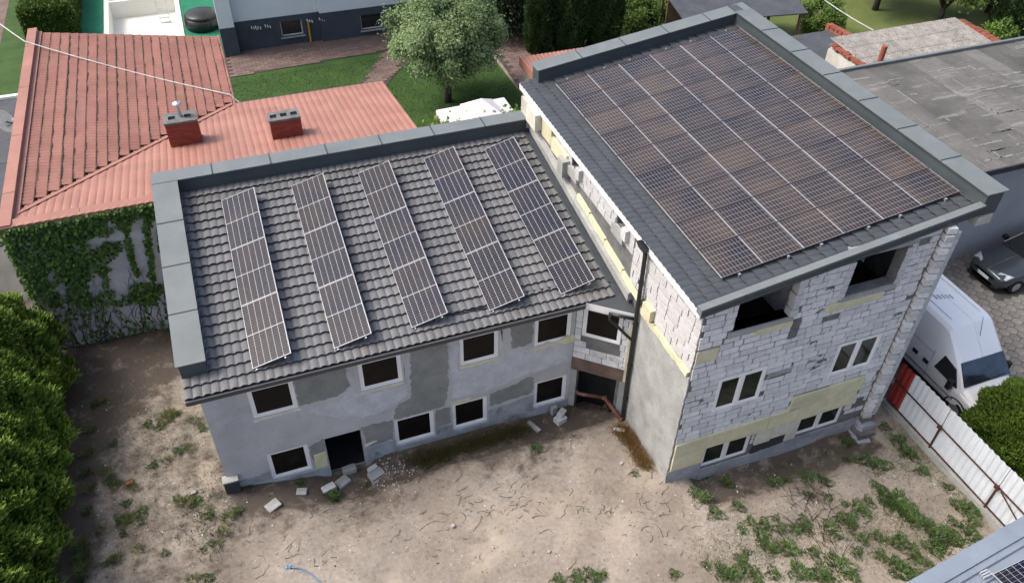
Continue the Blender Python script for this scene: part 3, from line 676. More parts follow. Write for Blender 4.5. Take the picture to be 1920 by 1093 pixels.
lowproto = make_panel('cells_low', PWID, PLEN)
LROWS = [((475, 693), (416, 377)), ((628, 655), (547, 350)), ((773, 616), (672, 326)), ((919, 584), (795, 299)), ((1053, 553), (909, 281))]
ordn = ['first', 'second', 'third', 'fourth', 'fifth']; pos3 = ['lowest panel', 'middle panel', 'uppermost panel']
dl = NL @ np.array([0, LY0, LZ0])+.10
tilt = rad(16.5); used = False
for r, (pb, pt) in enumerate(LROWS):
    a, b = on(*pb, NL, dl), on(*pt, NL, dl); ln = np.linalg.norm(b-a); S = (b-a)/ln
    side = np.cross(S, NL); side /= np.linalg.norm(side)
    ax = side*math.cos(tilt)+NL*math.sin(tilt); az = np.cross(ax, S); pl = ln/3
    rk = thing('mounting_rack', f'aluminium rack under the {ordn[r]} tilted solar row counted from the side parapet', 'rack', a+side*.5-NL*.06, 'racks of the tilted solar rows')
    w = .95
    for q in (.08, w-.1):
        p0 = a+ax*q-np.cross(ax, S)*.03; G().obox((p0+p0+S*ln)/2, ax, S, az, .04, ln+.06, .04).put('rail', 'alu', rk)
    for i in range(5):
        c = a+S*(.15+(ln-.3)*i/4)
        top = c+ax*(w-.1)-az*.05; foot = c+side*(w-.1)*math.cos(tilt)-NL*.06
        G().tube([foot, top], .018, 6).put('strut', 'alu', rk)
        m0 = (c+c+side*.95)/2-NL*.055
        G().obox(m0, side, S, NL, .98, .05, .03).put('foot_rail', 'alu', rk)
    for k in range(3):
        o = lowproto if not used else copy_tree(lowproto); used = True
        M = basis(a+S*(pl*k+.01), ax, S, az) @ Matrix.Diagonal((.945*w/1.0 if False else 1.03/PWID, (pl-.02)/PLEN, 1, 1))
        o.matrix_basis = M
        tag(o, f'{pos3[k]} of the {ordn[r]} tilted solar row counted from the side parapet', 'solar panel', 'solar panels in tilted rows on the tiled roof')
# ================================================================== BLOCK HOUSE
TS = rad(8.34); NT = np.array([-math.sin(TS), 0, math.cos(TS)]); ST = np.array([math.cos(TS), 0, math.sin(TS)]); YA = np.array([0, 1., 0])
TARR = np.array([10.13, 12.23, 6.96]); DT = NT @ TARR-.155
def troof(x): return (DT+math.sin(TS)*x)/math.cos(TS)
TYB = 23.5
TB = thing('block_house', 'tall unplastered house of white aerated blocks under a roof full of solar panels', 'house', (13, TY, 0))
OP = [(10.25, 11.92, 5.75, 9), (13.45, 15.02, 5.95, 7.19)]
TW = [(10.26, 11.72, 2.77, 4.03), (13.97, 15.40, 2.82, 4.07)]
BW = [(10.42, 11.98, .2, 1.16), (13.58, 15.18, .3, 1.22)]
holes = OP+TW+BW
topf = lambda u: troof(u)-.01
g = G()
for a, b, lo, ha, hb in strips(TX, TXR, -.6, topf, holes):
    g.hexa([(a, TY, lo), (b, TY, lo), (b, TY+.3, lo), (a, TY+.3, lo), (a, TY, ha), (b, TY, hb), (b, TY+.3, hb), (a, TY+.3, ha)])
fw = g.put('front_wall', 'mortar', TB)
# side wall facing the low building: plaster below, blocks above; two small openings high up
SO = [(18.75, 19.25, 6.02, 6.5), (15.65, 16.15, 6.02, 6.5)]
g = G()
for a, b, lo, ha, hb in strips(TY+.3, TYB, -.6, lambda u: troof(TX)-.16, SO): g.box(TX, TX+.3, a, b, lo, hb)
sw = g.put('side_wall', 'mortar', TB)
g = G()
for a, b, lo, ha, hb in strips(TY, TYB, -.6, lambda u: troof(TXR)-.16, [(13.5, 22, -1, -.9)]): g.box(TXR-.3, TXR, a+.3, b, lo, hb)
g.put('side_wall', 'mortar', TB)
G().hexa([(TX+.3, TYB-.3, -.6), (TXR-.3, TYB-.3, -.6), (TXR-.3, TYB, -.6), (TX+.3, TYB, -.6), (TX+.3, TYB-.3, troof(TX)-.16), (TXR-.3, TYB-.3, troof(TXR-.3)-.16), (TXR-.3, TYB, troof(TXR-.3)-.16), (TX+.3, TYB, troof(TX)-.16)]).put('rear_wall', 'block', TB)
for z in (-.1, 2.0, 4.75): G().box(TX+.3, TXR-.3, TY+.3, TYB-.3, z, z+.12).put('floor', 'room_shade', TB)
G().box(12.4, 12.55, TY+.3, TYB-.3, 4.9, 6.7).put('inner_wall', 'block', TB)
G().box(TX+.3, TXR-.3, 16.2, 16.4, 4.9, 6.6).put('inner_wall', 'block', TB)
# single blocks, proud of their mortar
cnt = [0]; rest_blocks = {'block': G(), 'block_white': G()}
def rect_cut(r, hs, pad=.0):
    out = [r]
    for h in hs:
        nx = []
        for a, b, c, d in out:
            if b <= h[0]-pad or a >= h[1]+pad or d <= h[2]-pad or c >= h[3]+pad: nx.append((a, b, c, d)); continue
            for q in ((a, h[0]-pad, c, d), (h[1]+pad, b, c, d), (max(a, h[0]-pad), min(b, h[1]+pad), c, h[2]-pad), (max(a, h[0]-pad), min(b, h[1]+pad), h[3]+pad, d)):
                if q[1]-q[0] > .07 and q[3]-q[2] > .05: nx.append(q)
        out = nx
    return out
def blockwork(u0, u1, v0, vtop, hs, place, m, course=.215, bl=.52, limit=300, seed=1, miss=0.):
    r = random.Random(seed); v = v0; k = 0
    while v < 9:
        off = -(bl*.5 if k % 2 else 0)+r.uniform(-.1, .1); u = u0+off
        while u < u1:
            L = bl*r.choice([1, 1, 1, .96, .55, .8]); a, b = max(u, u0)+r.uniform(.006, .024), min(u+L, u1)-r.uniform(.006, .024); u += L
            top = min(v+course-r.uniform(.014, .045), vtop(a), vtop(b))
            if b-a < .09 or top-v < .06: continue
            for q in rect_cut((a, b, v, top), hs):
                if r.random() < miss: continue
                j = r.uniform(0, .009); jr = r.uniform(-.006, .006)
                place(q, j, jr, m)
        v += course; k += 1
def front_place(q, j, jr, m):
    a, b, c, d = q; cx, cz = (a+b)/2, (c+d)/2
    if cnt[0] < 262: piece('block', m, fw, (cx, TY-.004-j, cz), (b-a, .03, d-c), (0, jr, 0)); cnt[0] += 1
    else: rest_blocks[m].box(a, b, TY-.019-j, TY+.011, c, d)
FOAMR = [(9.36, 10.42, .62, 1.2), (9.36, 15.42, 1.17, 1.76), (12.98, 15.46, 1.74, 2.36), (12.05, 13.58, -.1, 1.2), (9.3, 16, -.7, .62), (9.36, 10.0, 4.9, 5.35), (9.3, 10.42, -.6, 1.2), (15.18, 16.5, -.6, .5),
         (10.1, 12.05, 5.55, 5.76), (13.3, 15.15, 5.72, 5.96), (12.05, 12.35, 4.9, 5.5), (11.3, 12.6, 3.5, 3.72), (13.4, 15.3, 7.2, 7.38)]
blockwork(TX+.005, 15.93, .25, lambda u: topf(u)-.02, holes+FOAMR, front_place, 'block', seed=3, miss=.03)
# fin of toothed blocks at the right end of the facade
fin = G().hexa([(16.0, 11.50, .35), (16.3, 11.50, .35), (16.3, TY, .35), (16.0, TY, .35), (16.0, 11.50, troof(16.0)-.1), (16.3, 11.50, troof(16.3)-.1), (16.3, TY, troof(16.3)-.1), (16.0, TY, troof(16.0)-.1)]).put('end_fin', 'mortar', TB)
z = .4; k = 0
while z < 7.45:
    w_ = random.uniform(.21, .27)
    piece('block', 'block' if k % 4 else 'block_white', fin, (15.95+w_/2+.03*(k % 2), 11.45+.03*(k % 2), z+.1), (w_, .22, .165), (random.uniform(-.03, .03), random.uniform(-.012, .012), -.22+random.uniform(-.06, .06)))
    z += .212; k += 1
z = .45
while z < 7.4:
    piece('block', 'block_white', fin, (16.31+random.uniform(-.004, .004), 11.47, z+.12), (.17, .2, .232)); z += .24
for i in range(4): G().poly([(p[0], p[1], -.4+.2*i) for p in ragged([(15.65+.1*i, 10.95+.13*i), (16.33, 10.9+.15*i), (16.33, TY-.01), (15.7+.08*i, TY-.01)], .05, .12)], (0, 0, .19)).put('footing', 'mortar' if i % 2 else 'plinth', fin)
# side wall blocks (white) above the plaster line
def side_place(q, j, jr, m):
    a, b, c, d = q
    if cnt[0] < 262: piece('block', m, sw, (TX-.004-j, (a+b)/2, (c+d)/2), (.03, b-a, d-c)); cnt[0] += 1
    else: rest_blocks[m].box(TX-.019-j, TX+.011, a, b, c, d)
cnt[0] = 0
blockwork(TY+.0, 15.05, 4.62, lambda u: troof(TX)-.22, SO+[(14.15, 16, 4.4, 4.9)], side_place, 'block_white', course=.235, bl=.58, seed=5)
blockwork(15.05, 20.6, 5.72, lambda u: troof(TX)-.22, SO, side_place, 'block_white', course=.24, bl=.5, seed=8)
for m, par in (('block', fw), ('block_white', sw)):
    if rest_blocks[m].v: rest_blocks[m].put('block_field', m, par, kind='stuff')
# plastered lower part of the side wall with its ragged upper edge
P = ragged([(TY-.012, -.5), (14.28, -.5), (14.28, 4.4), (TY-.012, 4.42)], .025, .12)
P = [(min(max(u, TY-.02), 14.29), v if v < 4 else v+.08*math.sin(u*3)) for u, v in P]
G().poly([(TX+.0, u, v) for u, v in P], (-.04, 0, 0)).put('side_render', 'concrete', sw)
for i in range(7):
    u0 = 11.62+i*.36
    P = ragged([(u0, 4.40), (u0+.36, 4.40), (u0+.36, 4.58), (u0, 4.58)], .03, .09)
    G().poly([(TX, u, v) for u, v in P], (-.07-random.uniform(0, .03), 0, 0)).put('foam_strip', 'foam', sw)
G().box(TX-.16, TX, 13.55, 14.0, 4.62, 4.98).put('foam_board', 'foam', sw)
# ledge, foam strip and boards above the low roof
def zl(y): return lroof(y)
G().hexa([(TX-.18, 14.75, zl(14.75)+.15), (TX, 14.75, zl(14.75)+.15), (TX, 22.4, zl(22.4)+.1), (TX-.18, 22.4, zl(22.4)+.1), (TX-.18, 14.75, zl(14.75)+.42), (TX, 14.75, zl(14.75)+.46), (TX, 22.4, zl(22.4)+.36), (TX-.18, 22.4, zl(22.4)+.3)]).put('ledge', 'concrete', sw)
for a, b in ((14.3, 15.4), (15.42, 16.6), (16.62, 17.7), (17.72, 18.6)):
    G().hexa([(TX-.09, a, zl(a)+.46), (TX, a, zl(a)+.46), (TX, b, zl(b)+.42), (TX-.09, b, zl(b)+.42), (TX-.08, a, zl(a)+.64), (TX, a, zl(a)+.64), (TX, b, zl(b)+.6), (TX-.08, b, zl(b)+.6)]).put('foam_strip', 'foam', sw)
G().box(TX-.10, TX, 19.5, 20.7, 5.75, 6.2).put('foam_board', 'foam', sw); G().box(TX-.10, TX, 20.72, 21.5, 5.85, 6.42).put('foam_board', 'foam', sw)
G().box(TX-.32, TX, 21.55, 22.35, 5.95, 6.52).put('foam_board', 'foam_white', sw); G().box(TX-.28, TX, 19.35, 19.75, 5.55, 6.1).put('foam_board', 'concrete', sw)
G().box(TX-.26, TX, 22.4, 22.95, 5.6, 6.5).put('wall_stub', 'white_old', sw)
for a, b, c, d in SO:
    G().box(TX-.12, TX+.05, a-.1, b+.1, c-.3, c-.02).put('sill', 'concrete', sw); G().box(TX-.16, TX-.02, a-.3, a-.05, c-.05, c+.3).put('broken_block', 'block_white', sw)
    G().box(TX+.31, TX+.33, a-.2, b+.2, c-.2, d+.1).put('opening_shade', 'room_shade', sw)  # dark sheet stands in for the shade inside the opening
# insulation boards on the facade
def board(a, b, c, d, m='foam', t=.07):
    G().poly([(p[0], TY-.0, p[1]) for p in ragged([(a, c), (b, c), (b, d), (a, d)], .008, .3)], (0, -t, 0)).put('foam_board', m, fw)
for i in range(6):
    board(9.36+i*1.0, 9.36+i*1.0+.99, 1.185+.02*(i % 2), 1.75+.015*i*(1 if i < 4 else .5))
board(9.36, 10.38, .6, 1.18); board(12.98, 14.2, 1.78, 2.33); board(14.21, 15.44, 1.8, 2.36, 'foam', .07)
board(12.1, 12.62, .62, 1.18, 'foam_white'); board(12.63, 13.2, .7, 1.18, 'foam_white'); board(13.21, 13.56, .34, 1.18, 'foam_white')
patch(fw, [(12.1, .1), (13.15, .12), (13.2, .6), (12.95, .72), (12.1, .62)], 'bitumen', y=TY, t=.03, amp=.03)
patch(fw, [(9.35, -.4), (10.4, -.35), (10.4, .58), (9.35, .6)], 'plinth', y=TY, t=.02, amp=.02)
patch(fw, [(10.4, -.4), (16.0, -.4), (16.0, .3), (15.2, .28), (13.5, .26), (12.0, .16), (10.4, .16)], 'plinth', y=TY, t=.035, amp=.02)
patch(fw, [(15.2, .3), (16.0, .4), (16.0, 1.1), (15.5, 1.15), (15.2, .9)], 'mortar', y=TY, t=.02, amp=.04)
G().box(10.15, 12.0, TY-.07, TY+.3, 5.62, 5.75).put('sill', 'concrete', fw); G().box(13.38, 15.08, TY-.07, TY+.3, 5.82, 5.945).put('sill', 'concrete', fw)
board(10.95, 12.0, 5.46, 5.64, 'foam', .09); board(13.02, 14.72, 5.6, 5.83, 'foam', .09); board(9.36, 9.98, 4.92, 5.34, 'foam', .03)
G().box(13.35, 15.3, TY-.012, TY+.3, 7.2, 7.36).put('lintel', 'concrete', fw)
for z in np.arange(6.0, 7.1, .25): piece('block', 'block_white', fw, (13.36, TY-.02, z), (.18, .05, .22)); piece('block', 'block_white', fw, (15.12, TY+.1, z), (.17, .28, .22))
for z in np.arange(5.85, 6.9, .25): piece('block', 'block_white', fw, (12.0, TY+.08, z), (.16+.05*(z*4 % 2), .24, .22))
patch(fw, [(11.8, 3.5), (12.8, 3.55), (12.8, 3.72), (11.85, 3.7)], 'concrete', y=TY, t=.012, amp=.03)
patch(fw, [(12.1, 4.9), (12.32, 4.9), (12.35, 5.5), (12.08, 5.5)], 'mortar', y=TY, t=.02, amp=.03)
for i in range(60):
    a, c = random.uniform(9.4, 16.2), random.uniform(1.9, 6.6)
    if any(h[0]-.6 < a < h[1]+.2 and h[2]-.3 < c < min(h[3], 7)+.2 for h in holes+FOAMR) or c > topf(a)-.4: continue
    w_, h_ = random.uniform(.15, .6), random.uniform(.06, .2)
    patch(fw, [(a, c), (a+w_, c+.02), (a+w_*.9, c+h_), (a+.03, c+h_*.8)], 'mortar', y=TY, t=.022, amp=.045, name='mortar_smear', seg=.05)
tbmap = lambda u, d, v: (u, TY-d, v)
for a, b, c, d in TW: window(TB, (a, b, c, d), tbmap, -.025, 'pane_green_reflect', mull=((a+b)/2,), frame=.07)
for a, b, c, d in BW: window(TB, (a, b, c, d), tbmap, .05, 'pane_green_reflect', mull=((a+b)/2,), frame=.06)
# roof ---------------------------------------------------------------
ex0 = 9.19; VY = 11.55
def tp(x, y, dz=0): return (x, y, troof(x)+dz)
g = G().hexa([tp(ex0+.06, VY+.02, -.10), tp(16.95, VY+.02, -.10), tp(16.95, TYB-.1, -.10), tp(ex0+.06, TYB-.1, -.10), tp(ex0+.06, VY+.02, -.03), tp(16.95, VY+.02, -.03), tp(16.95, TYB-.1, -.03), tp(ex0+.06, TYB-.1, -.03)])
troof_o = g.put('roof', 'fascia', TB)
tile_roof(troof_o, np.array(tp(ex0, TYB-.02)), -YA, ST, NT, TYB-.02-(VY+.12), 7.98, 'tile_dark', pitch=.225, step=.06, amp=.028)
# front verge: folded trim in two steps
G().poly([tp(ex0-.02, VY-.06, -.02), tp(17.0, VY-.06, -.02), tp(17.0, VY-.06, .175), tp(ex0-.02, VY-.06, .175)], (0, .2, 0)).put('verge_trim', 'cap_metal', troof_o)
G().poly([tp(ex0-.02, VY-.075, -.07), tp(17.0, VY-.075, -.07), tp(17.0, VY-.075, .135), tp(ex0-.02, VY-.075, .135)], (0, .012, 0)).put('verge_board', 'fascia', troof_o)
G().poly([tp(ex0-.02, VY-.09, 0), tp(17.0, VY-.09, 0), tp(17.0, VY-.09, .03), tp(ex0-.02, VY-.09, .03)], (0, .012, 0)).put('verge_fold', 'cap_side', troof_o)
# eave edge: pale soffit board and gutter hooks
G().box(ex0+.03, ex0+.06, VY+.05, TYB, troof(ex0)-.2, troof(ex0)-.0).put('eave_board', 'pvc', troof_o)
G().box(ex0+.06, TX+.02, VY+.05, TYB, troof(ex0)-.2, troof(ex0)-.17).put('soffit', 'white_old', troof_o)
# parapets
TPH = .50
zt = troof(16.9)+.49
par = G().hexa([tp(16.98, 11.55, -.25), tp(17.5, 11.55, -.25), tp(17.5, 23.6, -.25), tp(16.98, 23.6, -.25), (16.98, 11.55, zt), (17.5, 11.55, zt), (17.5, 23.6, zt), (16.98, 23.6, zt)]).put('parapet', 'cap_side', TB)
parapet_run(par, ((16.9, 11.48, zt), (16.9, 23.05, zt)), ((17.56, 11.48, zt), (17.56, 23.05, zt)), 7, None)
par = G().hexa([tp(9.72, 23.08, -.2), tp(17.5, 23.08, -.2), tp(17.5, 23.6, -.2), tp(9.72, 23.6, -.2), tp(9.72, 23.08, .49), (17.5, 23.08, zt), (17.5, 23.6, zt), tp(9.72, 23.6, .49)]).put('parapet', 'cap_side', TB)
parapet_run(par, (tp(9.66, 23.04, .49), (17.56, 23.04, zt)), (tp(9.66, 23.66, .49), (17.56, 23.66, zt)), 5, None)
G().box(16.95, 17.4, 11.5, 11.9, 7.35, 7.62).put('parapet_stub', 'white_old', TB)
# black downpipe on the side wall with its offsets
px_ = TX-.13
dp = G().tube([(ex0-.02, 14.35, 6.52), (ex0+.04, 14.33, 6.42), (px_, 14.28, 6.3), (px_, 14.22, 3.3), (px_, 14.12, 0.05), (px_-.02, 14.1, -.12)], .06, 10).put('downpipe', 'black_metal', TB, smooth=True)
G().tube([(8.62, 14.66, 4.1), (8.62, 14.66, 3.9), (8.75, 14.6, 3.78), (9.02, 14.28, 3.5), (px_, 14.22, 3.28)], .045, 8).put('branch_pipe', 'black_metal', dp, smooth=True)
G().tube([(8.6, 14.70, 4.1), (9.2, 14.28, 4.08)], .05, 8).put('branch_pipe', 'black_metal', dp, smooth=True)
for z in (5.4, 3.9, 2.3, .9): G().tube([(px_, 14.1+.033*z, z), (px_, 14.1+.033*z, z+.06)], .078, 10).put('bracket', 'black_metal', dp)
G().hexa([(ex0-.1, 14.2, 6.5), (ex0+.06, 14.2, 6.5), (ex0+.06, 14.5, 6.5), (ex0-.1, 14.5, 6.5), (ex0-.14, 14.15, 6.66), (ex0+.04, 14.15, 6.66), (ex0+.04, 14.55, 6.66), (ex0-.14, 14.55, 6.66)]).put('outlet_box', 'black_metal', dp)
# full-roof solar field ---------------------------------------------
hp = make_panel('cells_high', PWID, PLEN, 'panel_frame_dark', .008); used = False
STEPX, STEPY = 2.084*1.0925, 1.055*1.0925
colw = ['gutter-side', 'middle', 'parapet-side']
for i in range(3):
    for j in range(9):
        o = hp if not used else copy_tree(hp); used = True
        c = TARR+ST*(STEPX*i)+YA*(STEPY*(j+1)-.012)-NT*.035
        o.matrix_basis = basis(c, -YA, ST, NT) @ Matrix.Diagonal(((STEPY-.022)/PWID, (STEPX-.022)/PLEN, 1, 1))
        wh = 'at the front verge' if j == 0 else ('against the rear parapet' if j == 8 else f'in {["second","third","fourth","fifth","sixth","seventh","eighth"][j-1]} rank from front verge')
        tag(o, f'{colw[i]} solar panel of the flush roof field, {wh}', 'solar panel', 'solar panels laid flush on the block house roof')
for i in range(3):
    for q in (.45, 1.8):
        a = TARR+ST*(STEPX*i+q)-NT*.06-YA*.06; L_ = STEPY*9+.12
        G().obox(a+YA*L_/2, ST, YA, NT, .04, L_, .045).put('rail', 'alu', troof_o)
        for k in range(2): 
            G().obox(a+YA*(.02+k*L_), ST, YA, NT, .06, .05, .09).put('clamp', 'alu', troof_o)
# ridge cable clips beside the rear parapet
for x in (11.0, 12.9, 14.8, 16.3):
    G().box(x, x+.07, 22.55, 22.6, troof(x)+.05, troof(x)+.1).put('hook', 'alu', troof_o)
# ================================================================== RED ROOFED HOUSE behind the low building
RH = thing('red_roofed_house', 'house with a faded red metal tile roof and two brick chimneys behind the workshop', 'house', (-1, 27, 0))
kA, kB = .167, .164
zA = lambda x: 4.9-kA*(x+6.68)
zB = lambda y: 5.05-kB*(y-22.9)
yv = lambda x: 22.9+(.15+kA*(x+6.68))/kB
xv = lambda y: (kB*(y-22.9)-.15)/kA-6.68
G().box(-7.05, 6.0, 22.98, 23.25, -.3, 4.86).put('wall', 'wall_ivyside', RH)
G().box(5.7, 5.95, 23.25, 30.3, -.3, 3.6).put('wall', 'white_old', RH); G().box(-7.05, -6.8, 23.25, 37, -.3, 4.7).put('wall', 'white_old', RH)
G().box(-6.8, .0, 36.6, 36.85, -.3, 3.5).put('wall', 'white_old', RH); G().box(-.2, .0, 30.2, 36.6, -.3, 3.5).put('wall', 'white_old', RH); G().box(0, 5.7, 30.05, 30.3, -.3, 3.6).put('wall', 'white_old', RH)
# plane B falls away from the camera
rb = G().add([(-6.9, 22.95, zB(22.95)-.06), (6.0, 22.95, zB(22.95)-.06), (6.0, 30.6, zB(30.6)-.06), (xv(30.6), 30.6, zB(30.6)-.06), (-6.9, yv(-6.9), zB(yv(-6.9))-.06)], [(0, 1, 2, 3, 4)]).put('roof', 'red_metal', RH)
aB = math.atan(kB); SB = np.array([0, -math.cos(aB), math.sin(aB)]); NB = np.array([0, math.sin(aB), math.cos(aB)])
LBn = (30.6-22.95)/math.cos(aB); c = .35
for k in range(int(LBn/c)+1):
    s0, s1 = k*c, min((k+1)*c, LBn); yy = 30.6-s1*math.cos(aB); x0 = max(-6.7, xv(yy)-.05)
    if 6.0-x0 < .3 or s1-s0 < .02: continue
    v, f = tile_course(np.array([0, 30.6, zB(30.6)]), np.array([1., 0, 0]), SB, NB, 6.0-x0, s0, s1, pitch=.235, step=.018, amp=.022, u0=x0)
    link('tile_course', new_mesh('tile_course', v, [q[::-1] for q in f], 'red_metal'), rb)
# plane A falls to the right, its sheet laps run away from the camera
aA = math.atan(kA); SA = np.array([-math.cos(aA), 0, math.sin(aA)]); NA = np.array([math.sin(aA), 0, math.cos(aA)])
ra = G().add([(-6.68, yv(-6.68), zA(-6.68)-.06), (.1, yv(.1), zA(.1)-.06), (.1, 37, zA(.1)-.06), (-6.68, 37, zA(-6.68)-.06)], [(0, 1, 2, 3)]).put('roof', 'red_tile', RH)
LA = 6.78/math.cos(aA)
for k in range(int(LA/.34)+1):
    s0, s1 = k*.34, min((k+1)*.34, LA); xx = .1-s0*math.cos(aA); y0 = yv(xx)-.02
    if s1-s0 < .02: continue
    v, f = tile_course(np.array([.1, 0, zA(.1)]), np.array([0, 1., 0]), SA, NA, 37-y0, s0, s1, pitch=.2, step=.032, amp=.03, k=5, u0=y0)
    link('tile_course', new_mesh('tile_course', v, f, 'red_tile'), ra)
    if True:
        P = []; big = k in (5, 12, 17)
        y = y0+.1
        while y < 36.9:
            P.append((xx+.03+random.uniform(-.02, .02), y, zA(xx)+.05)); y += .25
        G().tube(P, [random.uniform(.008, .028) if big else max(.002, random.gauss(.006, .006)) for _ in P], 5).put('moss_line', 'moss', ra)
# valley flashing, ridge band, side parapet plates, gutters
G().poly([(-6.65, yv(-6.65)-.28, zB(yv(-6.65)-.28)+.05), (.1, yv(.1)-.28, zB(yv(.1)-.28)+.05), (.1, yv(.1)-.02, zB(yv(.1))+.05), (-6.65, yv(-6.65)-.02, zB(yv(-6.65))+.05)], (0, 0, .012)).put('valley_flashing', 'red_metal', rb)
for i in range(6):
    a, b = -7.05+i*2.17, -7.05+(i+1)*2.17-.012
    G().hexa([(a, 22.86, 4.86), (b, 22.86, 4.86), (b, 23.2, 4.88), (a, 23.2, 4.88), (a, 22.86, 5.06), (b, 22.86, 5.06), (b, 23.22, 5.09), (a, 23.22, 5.09)]).put('ridge_plate', 'red_metal', rb)
for i in range(8):
    a, b = 22.9+i*1.77, 22.9+(i+1)*1.77-.015
    G().box(-7.06, -6.72, a, b, 4.75, 5.12+.004*(i % 2)).put('verge_plate', 'red_metal', ra)
G().box(-6.72, -6.58, 23.2, 37, 4.9, 4.97).put('verge_flashing', 'red_metal', ra)
G().tube([(.17, yv(.1)-.2, zA(.1)-.03), (.17, 37.05, zA(.1)-.03)], .07, 8).put('gutter', 'red_metal', RH)
G().tube([(.3, 30.66, zB(30.6)-.03), (6.02, 30.66, zB(30.6)-.03)], .06, 8).put('gutter', 'fascia', RH)
G().tube([(.2, 36.9, 3.5), (.2, 36.9, 0)], .05, 8).put('downpipe', 'cable_grey', RH)
G().box(-6.7, .15, 36.98, 37.06, zA(.1)-.2, zA(.1)-.1).put('eave_board', 'red_metal', RH)
def chimney(cx, cy, w, d, z0, z1, flues, parent):
    ch = G().box(cx-w/2+.012, cx+w/2-.012, cy-d/2+.012, cy+d/2-.012, z0, z1).put('chimney', 'brick_mortar', parent)
    n = int((z1-z0)/.085); ch_ = .085
    for k in range(n):
        zc = z0+ch_*(k+.5)
        for (a, b, fixed, axis) in ((cx-w/2, cx+w/2, cy-d/2, 0), (cy-d/2, cy+d/2, cx+w/2, 1)):
            u = a-(.13 if k % 2 else 0)
            while u < b-.02:
                p, q = max(u, a), min(u+.26, b)
                if q-p > .05:
                    if axis == 0: piece('brick', 'brick_red', ch, ((p+q)/2, fixed+.02, zc), (q-p-.014, .05, ch_-.014))
                    else: piece('brick', 'brick_red', ch, (fixed-.02, (p+q)/2, zc), (.05, q-p-.014, ch_-.014))
                u += .26
    g = G(); fl = []
    k = flues
    for i in range(k):
        c0 = cx-w/2+w*(i+.5)/k; fl.append((c0-.11, c0+.11, cy-.12, cy+.12))
    for a, b, c, e in rects_minus(cx-w/2-.015, cx+w/2+.015, cy-d/2-.015, cy+d/2+.015, fl): g.box(a, b, c, e, z1, z1+.07)
    g.put('chimney_cap', 'mortar', ch)
    g = G()
    for a, b, c, e in fl: g.box(a, b, c, e, z1+.002, z1+.012)
    g.put('flue_lining', 'black_metal', ch)
    G().box(cx-w/2-.05, cx+w/2+.05, cy-d/2-.06, cy+d/2+.05, z0, z0+.22).put('flashing', 'red_tile', ch)
    return ch
c1 = pz(351, 275, 4.35); c2 = pz(542, 267, 4.35)
ch1 = chimney(c1[0], c1[1]+.35, 1.05, .7, 4.1, 5.25, 2, RH); ch2 = chimney(c2[0], c2[1]+.3, 1.05, .6, 4.05, 5.2, 3, RH)
G().tube([(c1[0]+.02, c1[1]+.38, 5.3), (c1[0]+.02, c1[1]+.38, 5.75)], .07, 10).put('vent_pipe', 'alu', ch1); G().lathe((c1[0]+.02, c1[1]+.38, 5.78), [(.16, 0), (.14, .05), (.03, .1)], 14).put('vent_cowl', 'alu', ch1)

# ================================================================== flat annex with the satellite dish
AN = thing('flat_annex', 'grey felt-covered flat annex beside the red roof verge', 'building', (-9.8, 32, 0))
G().box(-13, -8.1, 26, 36.6, -.2, 2.35).put('wall', 'white_old', AN)
for i in range(6): G().box(-13.1, -8.08, 26+i*1.78, 26+(i+1)*1.78-.02, 2.35, 2.45+.006*(i % 2)).put('felt_strip', 'tarp', AN)
G().box(-13.1, -8.06, 36.6, 36.8, 2.3, 2.56).put('edge_trim', 'pvc', AN)
d = pz(8, 225, 3.1); SD = thing('satellite_dish', 'pale satellite dish on a black arm above the flat annex', 'satellite dish', (d[0], d[1], 2.45))
G().tube([(d[0]+.25, d[1], 2.45), (d[0]+.25, d[1], 2.9), (d[0]+.02, d[1]+.02, 3.0)], .03, 8).put('mast', 'black_metal', SD)
ax_d = np.array([.75, -.45, .45]); ax_d /= np.linalg.norm(ax_d); u_ = np.cross(ax_d, (0, 0, 1)); u_ /= np.linalg.norm(u_); w_ = np.cross(u_, ax_d)
g = G(); v = []; n = 20
for r_ in (0.001, .15, .3, .42): v += [np.array([d[0], d[1], 3.05])+r_*(math.cos(6.2832*k/n)*u_+1.1*math.sin(6.2832*k/n)*w_)-ax_d*(.12-.7*r_*r_) for k in range(n)]
g.add(v, [(i*n+k, i*n+(k+1) % n, (i+1)*n+(k+1) % n, (i+1)*n+k) for i in range(3) for k in range(n)]); g.put('dish', 'dish_grey', SD, smooth=True)
G().tube([np.array([d[0], d[1], 2.8]), np.array([d[0], d[1], 2.85])+ax_d*.45], .018, 6).put('feed_arm', 'black_metal', SD); G().obox(np.array([d[0], d[1], 2.95])+ax_d*.46, ax_d, u_, w_, .12, .07, .07).put('feed_horn', 'plate_white', SD)

# ================================================================== WHITE HOUSE with dark plinth, pool and tub
WH = thing('white_house', 'white rendered house with an anthracite plinth across the lawn', 'house', (7, 43.6, 0))
PLZ = py(447, 42, 43.45)[2]
def wwin(cx0, cy0, cx1, cy1): a = py(cx0, cy0, 43.4); b = py(cx1, cy1, 43.4); return (a[0], b[0], b[2], a[2])
w1 = wwin(525, 43, 570, 66); w2 = wwin(674, 27, 717, 50)
XJ = py(603, 60, 43.4)[0]
for x0, x1, Y in ((1.1, XJ, 43.45), (XJ, 15.5, 43.2)):
    hs = [w for w in (w1, w2) if x0 < (w[0]+w[1])/2 < x1]; g = G()
    for a, b, c, e in rects_minus(x0, x1, -.2, PLZ, hs): g.box(a, b, Y, Y+.3, c, e)
    g.put('plinth', 'plinth_dark', WH); G().box(x0, x1, Y+.03, Y+.3, PLZ, 7.2).put('wall', 'white_wall', WH)
G().box(.32, 1.1, 42.95, 44.2, -.2, PLZ-.05).put('plinth', 'plinth_dark', WH); G().box(.34, 1.08, 42.99, 44.2, PLZ-.05, 7.2).put('wall', 'white_wall', WH)
